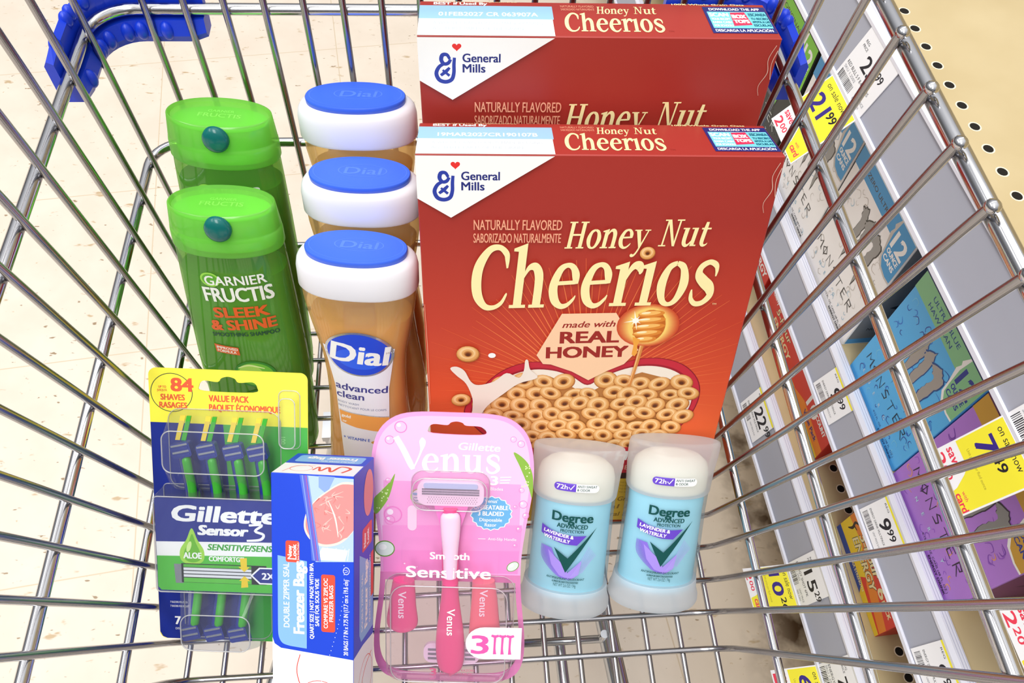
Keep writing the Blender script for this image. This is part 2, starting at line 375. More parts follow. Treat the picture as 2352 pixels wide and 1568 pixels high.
def bumper(sgn):
    """plastic corner guard wrapped round the outside of the upper side tube"""
    z0 = .645; path = []
    for p in ((-.2005, .360), (-.2005, .374), (-.2005, .3965)): path.append((p, (-1, 0)))
    for i in range(1, 8): a = math.pi - math.pi/2*i/8; path.append(((-.2005 + .024 + .024*math.cos(a), .3965 + .024*math.sin(a)), (math.cos(a), math.sin(a))))
    for x in (-.1765, -.162, -.148, -.139): path.append(((x, .4205), (0, 1)))
    prof = [(.0046, .010), (.0078, .0125), (.0098, .009), (.0100, -.010), (.0075, -.020), (-.003, -.020), (-.005, -.015), (-.003, -.0055), (.0046, -.0055)]
    rings = []
    for i, ((x, y), (nx, ny)) in enumerate(path):
        k = .82 if i in (0, len(path)-1) else 1.0
        rings.append([(sgn*-(x + nx*o), y + ny*o, z0 + h*k) if sgn > 0 else (x + nx*o, y + ny*o, z0 + h*k) for o, h in prof])
    mb = MB(); mb.loft(rings, BLUE, smooth=False)
    for i in (1, 2, 3, 5, 8, 10, 11):
        (x, y), (nx, ny) = path[i]
        for o, h, r in ((-.0035, -.012, .0040), (.006, .0095, .0036)):
            X, Y = x + nx*o, y + ny*o
            mb.sphere((-X if sgn > 0 else X, Y, z0 + h), r, r, r*1.5, BLUE, 12, 8)
    mb.build('corner_bumper', cart)
bumper(-1); bumper(1)
def ctube(name, pts, r, m=STEEL, seg=16):
    mb = MB(); mb.tube(pts, r, m, seg); mb.build(name, cart)
ctube('chassis_tube', [(.118, .26, .235), (.142, .02, .235), (.15, -.14, .235)], .0085)
ctube('chassis_tube', [(-.118, .26, .235), (-.170, .02, .235), (-.178, -.14, .235)], .0085)
ctube('chassis_tube', [(.075, .24, .30), (.085, .02, .28), (.09, -.14, .27)], .0045)
ctube('chassis_tube', [(-.13, .262, .235), (0, .27, .235), (.13, .262, .235)], .0085)
ctube('support_bracket', [(.045, .118, .342), (.045, .118, .325), (.108, .118, .325), (.108, .118, .342)], .003)
ctube('chassis_tube', [(-.118, .26, .235), (-.122, .36, .17), (-.122, .40, .13)], .0085)
ctube('chassis_tube', [(.118, .26, .235), (.122, .36, .17), (.122, .40, .13)], .0085)
def wheel(x, y):
    mb = MB(); mb.tube([(x - .014, y, .05), (x + .014, y, .05)], .05, RUB, 24)
    mb.tube([(x - .018, y, .05), (x + .018, y, .05)], .012, STEEL, 12)
    for s in (-1, 1): mb.box(x + s*.019 - .002, y - .012, .045, x + s*.019 + .002, y + .012, .13, STEEL)
    mb.box(x - .022, y - .016, .125, x + .022, y + .016, .135, STEEL)
    mb.build('caster', cart)
wheel(-.122, .40); wheel(.122, .40); wheel(-.178, -.13); wheel(.15, -.13)
for sx_ in (-.178, .15): ctube('chassis_tube', [(sx_, -.13, .13), (sx_, -.13, .345)], .0085)
for sx_ in (-.122, .122): ctube('chassis_tube', [(sx_, .255, .235), (sx_, .255, .344)], .0085)
# ------------------------------------------------------------------ shelving beside the cart
def deck_fn(m, t, N, L):
    b = N['Principled BSDF']; b.inputs['Roughness'].default_value = 0.45
    tc = N.new('ShaderNodeTexCoord'); n = N.new('ShaderNodeTexNoise'); n.inputs['Scale'].default_value = 9; n.inputs['Detail'].default_value = 5
    L.new(tc.outputs['Object'], n.inputs[0]); r = N.new('ShaderNodeValToRGB'); r.color_ramp.elements[0].position = .3; r.color_ramp.elements[1].position = .72
    r.color_ramp.elements[0].color = lin('#BFAC82'); r.color_ramp.elements[1].color = lin('#D0BF98'); L.new(n.outputs['Fac'], r.inputs[0]); L.new(r.outputs[0], b.inputs['Base Color'])
node_mat('deck_tan', deck_fn)
GREY = mat('#A9ABB6', 0.5, 0, .3); CHAN = mat('#EDEFFB', 0.25, 0, .5); HOLE_SHADE = mat('#15120E', .9); RIMW = mat('#F2E8CF', .4); GROOVE = mat('#C4C6DA', .4)
shelf = thing('shelving_unit', 'tan metal store shelving with grey price rails to the right of the cart', 'shelf', T=(0.36, 0.3, 0))
def sp_(name, mb):
    o = mb.build(name, shelf); o.location = (-.36, -.3, 0); return o
Y0, Y1 = -.7, 2.3
DECKS = [(.360, .552, .050), (.363, .317, .036), (.345, .191, .046)]
TILT = .014
for x, z, hh in DECKS:
    mb = MB(); mb.box(x + .004, Y0, z - .022, .80, Y1, z, 'deck_tan')
    a = Art()
    for xr in ((.391, .484) if z < .3 or z > .5 else (.408, .485)):
        off = {.552: .5315, .317: .1165, .191: .115}[z]; i0 = int((off - Y0)/.0229)
        for i in range(i0, -40, -1) if False else range(-40, 70):
            y = off - i*.0229
            if y < Y0 + .02 or y > Y1 - .02: continue
            if xr != .391 and xr != .408 and i % 2: continue
            if xr == .484 and z > .5: continue
            a.ell(xr*1000, y*1000, 5.0, 5.0, RIMW, 14); a.ell(xr*1000, y*1000, 3.9, 3.9, HOLE_SHADE, 14)  # flat dark discs paint the shade inside the punched holes
    a.emit(mb, lambda u, v, h: (u, v, z + h*.3)); sp_('shelf_deck', mb)
    mb = MB(); pr = [(x - TILT, z - hh), (x, z - .001), (x + .004, z - .001), (x - TILT + .004, z - hh)]
    mb.loft([[(a_, Y0, b_) for a_, b_ in pr], [(a_, Y1, b_) for a_, b_ in pr]], GREY, smooth=False); sp_('price_rail', mb)
    mb = MB(); xb = x - TILT; pr = [(xb - .000, z - hh - .004), (xb - .0026, z - hh - .001), (xb - .0022, z - hh + .003), (xb + .0, z - hh + .003), (xb + .004, z - hh - .001)]
    mb.loft([[(a_, Y0, b_) for a_, b_ in pr], [(a_, Y1, b_) for a_, b_ in pr]], CHAN, smooth=False)
    sp_('rail_lip', mb)
    mb = MB(); pr = [(x - .0025, z - .0025), (x - .0025, z + .0005), (x + .0005, z + .0035), (x + .0075, z + .0035), (x + .0085, z + .0002), (x + .004, z - .002)]
    mb.loft([[(a_, Y0, b_) for a_, b_ in pr], [(a_, Y1, b_) for a_, b_ in pr]], CHAN, smooth=False)
    for q in (.0022, .0046, .0066):
        mb.box(x + q, Y0, z + .0025, x + q + .0005, Y1, z + .0037, GROOVE)
    sp_('rail_channel', mb)
mb = MB(); mb.box(.400, Y0, 0, .41, Y1, .165, 'deck_tan'); sp_('kick_plate', mb)
mb = MB(); mb.box(.80, Y0, 0, .82, Y1, 1.35, 'deck_tan'); sp_('back_panel', mb)
for y in (-.68, 2.28, .79):
    mb = MB(); mb.box(.785, y - .015, 0, .80, y + .015, 1.4, GREY); sp_('upright', mb)
# ------------------------------------------------------------------ cereal boxes
def print_fn(m, t, N, L):
    """printed red to orange carton front with fine rays"""
    b = N['Principled BSDF']; b.inputs['Roughness'].default_value = 0.42; b.inputs['Specular IOR Level'].default_value = .35
    tc = N.new('ShaderNodeTexCoord'); sp = N.new('ShaderNodeSeparateXYZ'); L.new(tc.outputs['Object'], sp.inputs[0])
    r = N.new('ShaderNodeValToRGB'); mr = N.new('ShaderNodeMapRange'); mr.inputs['From Max'].default_value = .295; L.new(sp.outputs['Z'], mr.inputs[0]); L.new(mr.outputs[0], r.inputs[0])
    e = r.color_ramp.elements; e[0].position = .26; e[0].color = lin('#EE6A36'); e[1].position = .86; e[1].color = lin('#A5322A')
    for p, c in ((.45, '#DE5430'), (.62, '#C4402C')): q = e.new(p); q.color = lin(c)
    L.new(r.outputs[0], b.inputs['Base Color'])
node_mat('cereal_print', print_fn)
RED = mat('#A8352E', .42); CREAM = mat('#FCEEB0', .42); WHT = mat('#FAFAF8', .42); NAVY = mat('#232C7A', .42); PEACH = mat('#FBCFA8', .42)
def clip_rays(art, cx, cy, y_lo, y_hi, hw):
    random.seed(3)
    for i in range(64):
        a = math.radians(-8 + 196*i/63 + random.uniform(-.8, .8)); r0 = 42; r1 = random.uniform(88, 112)
        x1, y1 = cx + r1*math.cos(a), cy + r1*math.sin(a)
        k = 1.0
        if abs(x1) > hw: k = min(k, (hw*math.copysign(1, x1) - cx)/(x1 - cx))
        x1, y1 = cx + r1*k*math.cos(a), cy + r1*k*math.sin(a)
        w = .012 + .010*random.random(); x0, y0 = cx + r0*math.cos(a), cy + r0*math.sin(a)
        if math.hypot(x1-cx, y1-cy) < r0: continue
        m = mat('#E8683C' if i % 2 else '#F08048', .42)
        art.quad((x0 - r0*w*math.sin(a)*.5, y0 + r0*w*math.cos(a)*.5), (x0 + r0*w*math.sin(a)*.5, y0 - r0*w*math.cos(a)*.5), (x1 + .12, y1), (x1 - .12, y1), m)
def hoop(art, x, y, r, sq=.8, rot=0.0, sc=1.0):
    """one ring of cereal printed on the carton"""
    for k, dx, dy, m, hole in ((1.0, 0, 0, '#A85E26', None), (.96, -.02, .04, '#CC8844', None), (.90, -.04, .08, '#E2A45E', None), (.78, -.07, .15, '#EFBA7A', None), (.66, -.06, .14, '#F6CD96', None), (.52, -.02, .08, '#E6AC68', None), (.36, 0, .04, '#C07C3C', None), (.27, .01, .0, '#8A4A1C', None), (.18, 0, -.05, '#5E2C10', None)):
        art.ell(x + dx*r, y + dy*r, r*k, r*k*sq, mat(m, .45), 18, rot)
def heart(cx, cy, w, h, k=1.0, top=None):
    P = []
    for i in range(60):
        t = 2*math.pi*i/60
        P.append((cx + k*w*(math.sin(t)**3), cy + k*h*(13*math.cos(t) - 5*math.cos(2*t) - 2*math.cos(3*t) - math.cos(4*t))/17))
    return P
def cereal_front():
    A = Art()
    clip_rays(A, 5, 128, 0, 295, 98.5)
    # bowl of cereal
    bowl = cr_curve([(5.2, 139, 0), (16, 147, 0), (34, 155.5, 0), (52, 156.5, 0), (68, 150, 0), (79, 136, 0), (81, 118, 0), (74, 98, 0), (58, 80, 0), (30, 64, 0), (5, 58, 0), (-22, 64, 0), (-50, 78, 0), (-68, 96, 0), (-76, 112, 0), (-66, 130, 0), (-52, 146, 0), (-36, 153.5, 0), (-20, 153, 0), (-6, 147, 0)], 5, True)
    bowl = [(p[0], p[1]) for p in bowl]
    def shrink(d, dy=0): return [(5 + (x-5)*(1 - d/80), 112 + (y-112)*(1 - d/48) + dy) for x, y in bowl]
    A.poly(bowl, mat('#8E1626', .42)); A.poly(shrink(.8, .3), mat('#C8283C', .42)); A.poly(shrink(4.2, -1.2), mat('#A01A2C', .42)); A.poly(shrink(5.2, -1.8), mat('#F6EADB', .42))
    random.seed(11)
    pts = []
    for row in range(9):
        y = 146 - row*9.6
        for cx in range(12):
            x = -68 + cx*12.8 + (row % 2)*6.2 + random.uniform(-2, 2); yy = y + random.uniform(-2, 2)
            dx = (x - 5)/73; top = 146 - 14*math.exp(-((x-5)/13)**2) - max(0, (abs(x-5)-50))*.55
            if yy > top or abs(dx) > 1 - max(0, (108 - yy))/85*.9: continue
            if x < -52 and yy > 122: continue
            if -67 < x: pts.append((x, yy))
    A.poly([(-58, 128), (-45, 138), (-20, 142), (-8, 135), (5, 126), (18, 136), (40, 145), (62, 138), (72, 118), (66, 98), (50, 84), (5, 68), (-40, 84), (-60, 104)], mat('#B8783C', .42))
    for x, y in pts: hoop(A, x, y, random.uniform(7.2, 8.3), random.uniform(.68, .95), random.uniform(-.6, .6))
    # milk splash and loose rings
    MILK = mat('#F3E8DC', .4)
    A.poly([(p[0], p[1]) for p in cr_curve([(-84, 150, 0), (-80, 151.5, 0), (-75, 148, 0), (-71, 139, 0), (-66, 136, 0), (-56, 139, 0), (-48, 146, 0), (-40, 142, 0), (-37, 148, 0), (-36.4, 156, 0), (-34.6, 156.4, 0), (-33, 149, 0), (-28, 142, 0), (-40, 137, 0), (-50, 128, 0), (-60, 118, 0), (-66, 108, 0), (-70, 112, 0), (-70, 124, 0), (-74, 137, 0), (-80, 144, 0)], 4, True)], MILK)
    A.ell(-57.5, 160.5, 2.4, 2, WHT, 14)
    hoop(A, -72.6, 161.5, 7.4, .88); hoop(A, -77.5, 123, 6.6, .82, .2)
    # honey panel
    A.poly([(-15.3, 192.7), (17.9, 193.3), (34.9, 164.5), (27, 153), (16, 147), (5.2, 139.6), (-6, 147), (-20, 153), (-25, 153.4), (-29.4, 160.6)], PEACH)
    DR = mat('#9C2420', .42)
    A.text('made with', 1.6, 182.5, 4.6, DR, 32, 'c', .03, .35, .03)
    A.text('REAL', 3.2, 170.5, 8.8, DR, 36, 'c', .07, 0, .02); A.text('HONEY', 2.6, 158.8, 8.6, DR, 51, 'c', .07, 0, .02)
    # honey dipper
    [A.ell(38.6, 183.6, 19.5 - j*.8, 16.4 - j*.36, mat('#%02X%02X%02X' % (205 + j*5, 76 + j*15, 42 + j*8), .42), 30) for j in range(10)]
    A.stroke([(36.6, 168, 2.6), (34.6, 150, 2.4), (32.4, 134, 2.0)], mat('#D88A44', .42))
    A.stroke([(36.0, 168, 1.0), (34.0, 150, .9), (32, 136, .7)], mat('#F0B878', .42))
    A.ell(39.4, 183, 10, 12.6, mat('#C86A20', .3), 28, -.1)
    for j in range(5):
        y = 192.5 - j*4.9; w = (8.2, 9.8, 10.2, 9.2, 6.8)[j]
        A.ell(39.6 - j*.3, y, w, 2.5, mat('#E08A34', .3), 22, .1); A.ell(38.6 - j*.3, y + .5, w*.8, 1.5, mat('#F8BE68', .3), 22, .1); A.ell(36.2 - j*.3, y + .7, w*.35, .8, mat('#FFF0C0', .3), 16, .1)
    A.poly([(30, 175), (31.4, 168), (31, 161), (33, 159.4), (34.4, 162), (33.8, 168), (35, 173)], mat('#F2A640', .3))
    for a in range(8):
        t = a*math.pi/4 + .2; r = 7.5 if a % 2 == 0 else 4.2
        A.poly([(30.4 + r*math.cos(t), 187.5 + r*math.sin(t)), (30.4 + .7*math.cos(t+1.6), 187.5 + .7*math.sin(t+1.6)), (30.4 + .7*math.cos(t-1.6), 187.5 + .7*math.sin(t-1.6))], mat('#FFFBE8', .4))
    A.ell(30.4, 187.5, 2.0, 2.0, mat('#FFFFF6', .4), 14)
    # lower bands
    A.rect(-98.8, 52, 98.8, 78, mat('#C22836', .42)); A.rect(-98.8, 46, 98.8, 52, mat('#3A1812', .42)); A.rect(-98.8, .4, 98.8, 46, mat('#D0A42C', .42))
    A.text('CAN HELP LOWER CHOLESTEROL', 8, 66.5, 8.5, WHT, 150, 'c', .06, .1) if False else A.text('HEART HEALTHY', 36, 65.5, 8.5, WHT, 96, 'c', .08, .12)
    A.text('AS PART OF A DIET LOW IN FAT', 36, 55.5, 4.4, mat('#F2B8A0', .42), 96, 'c')
    OC = mat('#8A6414', .42)
    for k, tx in enumerate(('Sweetened Whole Grain Oat Cereal', 'with Real Honey', 'Cereal Integral Endulzado')):
        A.text(tx, 34, 22 - k*8.5, 4.6, OC, 88 - k*8, 'c', .03, .2)
    for k in range(4): A.text('ENLARGED TO SHOW DETAIL', 40, 41 - k*3.4, 1.7, OC, 30, 'c')
    # wordmarks
    A.text('NATURALLY FLAVORED', -68.4, 250.6, 6.4, mat('#F2A888', .42), 49.4, bold=.01); A.text('SABORIZADO NATURALMENTE', -68.6, 242.4, 6.0, mat('#F2A888', .42), 49.4, bold=.01)
    serif(A, 'Honey', -17, 238.6, 12.2, 47, CREAM, .14, 0, 0.012); serif(A, 'Nut', 36.6, 240.2, 12.2, 28.6, CREAM, .14, 0, 0.012)
    serif(A, 'Cheerios', -72, 196.6, 30.5, 147, CREAM, .07, .0, 0.022)
    hoop(A, 31.5, 235.6, 4.6, .95)
    A.text('TM', 75.6, 199.4, 1.3, CREAM)
    # maker's panel
    A.poly([(-98.85, 294.9), (-25.4, 294.9), (-80.9, 258.3), (-98.85, 270)], WHT)
    gm_logo(A)
    A.text('General', -74.8, 281.0, 4.9, NAVY, 20.4, bold=.035); A.text('Mills', -74.8, 275.0, 4.9, NAVY, 12.2, bold=.035)
    # scuffs along the right edge
    SC = mat('#D9B8A8', .7)
    A.stroke([(96, 292, .35), (93.5, 284, .3), (95, 276, .4), (92, 268, .25), (93.4, 262, .2)], SC); A.stroke([(97.5, 289, .5), (96, 281, .3), (97.6, 272, .4)], SC); A.stroke([(-98, 200, .2), (-97.6, 160, .3), (-98, 120, .2)], mat('#F0B090', .6))
    return A
def gm_logo(A):
    B = mat('#2A3EA4', .42); x, y = -83.5, 278.5
    Q = lambda p: [(x + a*.92, y + b, w) for a, b, w in p]
    A.stroke(Q([(1.8, 4.2, 1.6), (.2, 6.6, 1.9), (-2.4, 6.4, 2.2), (-3.2, 3.6, 2.2), (-1.6, 1.4, 2.0), (.8, 1.8, 2.0), (2.4, 4.0, 1.6)]), B)
    A.stroke(Q([(-1.4, 1.6, 1.8), (-4.6, -.4, 2.0), (-6.4, -4.2, 2.2), (-4.8, -8.0, 2.3), (-1.0, -9.2, 2.3), (2.6, -7.8, 2.2), (4.0, -4.0, 2.0), (4.2, 1.0, 1.9), (4.6, 5.0, 1.7)]), B)
    A.stroke(Q([(-3.8, -5.4, 1.6), (-.6, -3.0, 2.0), (1.6, -.8, 1.4)]), B); A.stroke(Q([(-2.6, -2.2, 1.2), (1.4, -5.6, 1.6)]), B)
    A.poly(heart(-77.9, 289.6, 2.5, 2.6), mat('#E8302E', .42))
def cereal_top(date, D):
    A = Art(); k = D/41.6
    A.rect(-98.8, .2, -25, 19.8, WHT); A.rect(-98.8, 19.8, -24.4, 36.0, mat('#9CC8F0', .42))
    A.text('A WHOLE GRAIN FOOD IS MADE BY USING', -91, 13.2, 3.4, mat('#B8C4CC', .42), 60); A.text('ALL THREE PARTS OF THE GRAIN.', -91, 6.6, 3.4, mat('#B8C4CC', .42), 50)
    A.text(date, -88, 23.4, 4.6, WHT, 55, bold=.02); A.text('BEST if Used By', -91, 37.2, 3.0, WHT, 30, bold=.05)
    A.text('www.cheerios.com/gluten-free', -90, 40.4, 1.0, CREAM, 46)
    A.text('NATURALLY FLAVORED', -19.5, 35.2, 2.6, mat('#F2A888', .42), 19); A.text('SABORIZADO NATURALMENTE', -19.5, 31.4, 2.6, mat('#F2A888', .42), 19)
    serif(A, 'Honey', .2, 27.6, 6.2, 18.6, CREAM, .1); serif(A, 'Nut', 21.4, 27.8, 6.2, 13, CREAM, .1); serif(A, 'Cheerios', -19.4, 6.0, 15.4, 55.5, CREAM, .05)
    A.text('TM', 37.6, 6.4, 1.6, RED)
    A.text('100% Whole Grain Oats', 66, 39.4, 1.9, CREAM, 42, 'c', .04)
    A.rect(62, 5.4, 98, 37.6, NAVY); A.rect(63.6, 11.4, 97, 31.6, mat('#7AD8E4', .42))
    A.text('DOWNLOAD THE APP', 80, 33.2, 2.9, WHT, 29, 'c', .04); A.text('DESCARGA LA APLICACIÓN', 80, 7.2, 2.9, WHT, 32, 'c', .03)
    A.text('SCAN', 64.4, 25.6, 4.4, WHT, 10.6, bold=.06)
    for j, tx in enumerate(('YOUR RECEIPT', 'EARN CASH', 'FOR SCHOOLS')): A.text(tx, 64.6, 21.2 - j*4, 2.6, WHT, 10.6, bold=.04)
    A.poly([(75.6, 14), (76.6, 30.4), (85, 31), (86.2, 15.4)], mat('#E0305C', .42)); A.text('BOX', 80.8, 23.4, 4.4, WHT, 7.6, 'c', .07); A.text('TOPS', 81, 17.6, 4.0, WHT, 8.4, 'c', .07)
    TE = mat('#0E6E86', .42); A.text('ESCANEA', 86.8, 26.2, 3.4, TE, 9.8, bold=.06)
    for j, tx in enumerate(('TU RECIBO', 'APOYA A LAS', 'ESCUELAS')): A.text(tx, 87, 21.6 - j*4, 2.6, TE, 9.6, bold=.05)
    return A
def cereal_box(label, R, T, date, drop=0.0):
    W, H, D = .19776, .29499, .041612
    t = thing('cereal_box', label, 'cereal box', 'cereal boxes in the cart', R, T)
    mb = MB(); hw = W/2
    # carton walls (front, back, sides, bottom) slightly bulged, with soft folded edges
    ring = lambda z, b, c=.0006: [(x, y, z) for x, y in [(-hw+c, 0), (hw-c, 0), (hw, c), (hw + b, D/2), (hw, D-c), (hw-c, D), (-hw+c, D), (-hw, D-c), (-hw - b, D/2), (-hw, c)]]
    mb.loft([ring(-drop, 0), ring(.05, .0012), ring(H*.6, .0014), ring(H - .0006, .0002)], 'cereal_print', caps=(True, False), smooth=False)
    cereal_front().emit(mb, front(0.0))
    mb.build('carton', t)
    mb = MB(); c = .0006
    mb.add([(-hw, 0, H-.0006), (hw, 0, H-.0006), (hw, D, H-.0006), (-hw, D, H-.0006), (-hw+c, c, H), (hw-c, c, H), (hw-c, D-c, H), (-hw+c, D-c, H)], [(4, 5, 6, 7), (0, 1, 5, 4), (1, 2, 6, 5), (2, 3, 7, 6), (3, 0, 4, 7)], RED)
    cereal_top(date, D*1000).emit(mb, lambda u, v, h: (u, v, H + h))
    mb.build('top_flap', t)
    return t
cereal_box('red cereal box in front, standing behind the two deodorant sticks', [[.999, .0442, -.0032], [-.0404, .9375, .3457], [.0183, -.3453, .9383]], (.0848, .1978, .3673), '19MAR2027CR190107B')
cereal_box('red cereal box at the back, its lower front hidden by the other box', [[.9993, .0361, -.0111], [-.0334, .9818, .1869], [.0177, -.1864, .9823]], (.0897, .3025, .3839), '01FEB2027 CR 063907A', .0175)
# ------------------------------------------------------------------ body wash bottles
AMB = clear_mat('amber_shell', '#FFEBC0', '#FADB9E', .38, .06, .12, .4); LIQ = mat('#EFC47C', .25, 0, .4, name='amber_liquid')
CAPB = mat('#3C6CF0', .38, 0, .5, name='cap_blue'); CAPW = mat('#F4F4FA', .35, 0, .5, name='collar_white'); CAPE = mat('#5480F4', .4); FOIL = mat('#C8CCD4', .18, .9)
def bw_prof(H):
    top = H - .0262   # the shoulder under the collar
    z = lambda v: top - (.2 - v*1e-3)
    return [(a, b, c*.94, n) for a, b, c, n in _p(z)]
def _p(z):
    return [(0.0, .0300, .0180, 2.6), (.004, .0325, .0195, 2.6), (z(30), .0330, .0200, 2.5), (z(66), .0300, .0195, 2.5), (z(84), .0282, .0190, 2.5), (z(104), .0270, .0186, 2.5), (z(124), .0268, .0186, 2.5), (z(145), .0278, .0188, 2.5), (z(174), .0330, .0198, 2.5), (z(190), .0352, .0203, 2.5), (z(203), .0356, .0205, 2.5)]
def body_wash(label, R, T, H, s, lidx=0.0):
    t = thing('body_wash_bottle', label, 'body wash', 'amber body wash bottles', R, T)
    zt = H - .0262; P = bw_prof(H); off = zt - .2
    zs = [0, .002, .004] + [zt*(i/26) for i in range(1, 26)] + [zt + .002]; zs = sorted(set(round(z, 5) for z in zs))
    mb = MB(); mb.loft([sring(*[q*s for q in interp(P, z)[:2]], interp(P, z)[2], z) for z in zs], AMB)
    mb.build('bottle', t)
    # printed label wrapped on the front
    def mp(u, v, h):
        hw, hd, n = interp(P, v + off); u -= (.226 - v)*.022; x = max(-.999, min(.999, u/(hw*s)))
        return (u, -hd*s*(1 - abs(x)**n)**(1/n) - h - .0004, v + off)
    A = Art()
    def lab(v): return (-22.2 + (156.6 - v)*.16 if v > 121 else -16.6 + (121 - v)*.03, 23.6 - (156.6 - v)*.12 if v > 121 else 19.4 - (121 - v)*.01)
    vs = [30 + i*4 for i in range(0, 33)]
    A.poly([(lab(v)[0], v) for v in vs] + [(lab(v)[1], v) for v in vs[::-1]], mat('#F1F2FB', .4))
    A.ell(1.2, 154, 22.3, 19.6, FOIL, 44, -.12); A.ell(1.0, 153.8, 20.6, 18.2, mat('#1F49D8', .35), 44, -.12); A.ell(.6, 150.0, 15, 9, mat('#2E62EE', .35), 32, -.12)
    A.text('Dial', .4, 146.2, 16.5, WHT, 36.5, 'c', .045, .06, -.09); A.text('MD', 18.6, 154.4, 1.8, FOIL)
    PU = mat('#40408E', .4)
    A.text('advanced', -16.2, 120.3, 6.4, PU, 34.6, bold=.03, rot=-.055); A.text('clean', -16.0, 112.4, 6.2, PU, 18.6, bold=.03, rot=-.05)
    GT = mat('#8A90B0', .4); A.text('BODY WASH', -15.8, 106.6, 2.0, GT, 14.6, rot=-.05); A.text('NETTOYANT POUR LE CORPS', -15.6, 102.6, 2.0, GT, 33, rot=-.05)
    A.poly([(-15.4, 98.6), (19.0, 94.4), (18.8, 80.0), (8, 81.2), (-4, 83.6), (-14.4, 86.8)], mat('#F6A84E', .4)); A.poly([(-15.5, 99.4), (19.0, 95.2), (19, 94.4), (-15.4, 98.6)], FOIL)
    A.text('gold', -14.0, 92.6, 2.8, WHT, 6.4, bold=.05, rot=-.06); A.text('or', -13.4, 87.6, 2.2, WHT, 2.9, bold=.05, rot=-.06)
    A.text('+ VITAMIN E', -13.8, 70.6, 2.9, mat('#3C62C8', .4), 19, bold=.02, rot=-.05); A.ell(9.6, 69.2, 3.6, 1.7, mat('#D8A848', .3), 18)
    mb = MB(); A.emit(mb, mp, curved=.006); mb.build('label', t)['label'] = 'white label with a blue oval emblem'
    # liquid inside
    mb = MB(); rings = [sring(interp(P, z)[0]*s - .0014, interp(P, z)[1]*s - .0014, interp(P, z)[2], z) for z in [.003] + [zt*(i/16) for i in range(1, 14)] + [zt - .022]]
    mb.loft(rings, LIQ); mb.build('liquid', t)
    # collar and flip lid
    k = s
    pr = [(zt - .001, .0358, .0206), (zt + .001, .0372, .0214), (zt + .014, .0371, .0213), (zt + .0185, .0362, .0206), (zt + .021, .0345, .0194), (zt + .0222, .0318, .0178), (zt + .0224, .030, .0165)]
    mb = MB(); mb.loft([sring(a*k, b*k*.94, 2.4, z, 64) for z, a, b in pr], CAPW); mb.build('collar', t)['label'] = 'white shoulder collar'
    pr = [(zt + .0218, .0294, .0160), (zt + .0224, .0306, .0172), (zt + .0256, .0309, .0175), (zt + .0262, .0304, .0171)]
    mb = MB(); mb.loft([sring(a*k, b*k*.97, 2.15, z, 64) for z, a, b in pr], CAPB)
    A = Art(); A.ell(0, .8, 28.6*k, 15.4*k, CAPE, 48, 0, .985); A.ell(1.5, 1.6, 15*k, 6.6*k, CAPE, 40, 0, .955); A.text('Dial', 1.5, -2.0, 7*k, CAPE, 22*k, 'c', .03, .1)
    A.emit(mb, lambda u, v, h: (u, v, zt + .0262 + h)); mb.build('flip_lid', t)['label'] = 'blue oval flip lid'
    return t
BW = [('front', [[.9939, .1064, .0276], [-.1099, .9582, .2641], [.0017, -.2655, .9641]], (-.0596, .2402, .3535), .2264, .99),
      ('mid', [[.9956, .0941, .0005], [-.0923, .9754, .2], [.0183, -.1992, .9798]], (-.0513, .2973, .3535), .2384, 1.0),
      ('rear', [[.9975, .0697, -.0106], [-.066, .9758, .2086], [.0249, -.2073, .978]], (-.0505, .3358, .3535), .2597, 1.0)]
LB = {'front': 'amber body wash bottle at the front of its row, whole label showing', 'mid': 'middle amber body wash bottle, between two others with blue lids', 'rear': 'rearmost amber body wash bottle, closest to the front wires of the cart'}
def lift(R, T, d=.0048): return tuple(T[i] + R[i][2]*d for i in range(3))     # stands on its rear edge on the wires
for nm, R, T, H, s in BW: body_wash(LB[nm], R, lift(R, T), H - .0048, s)
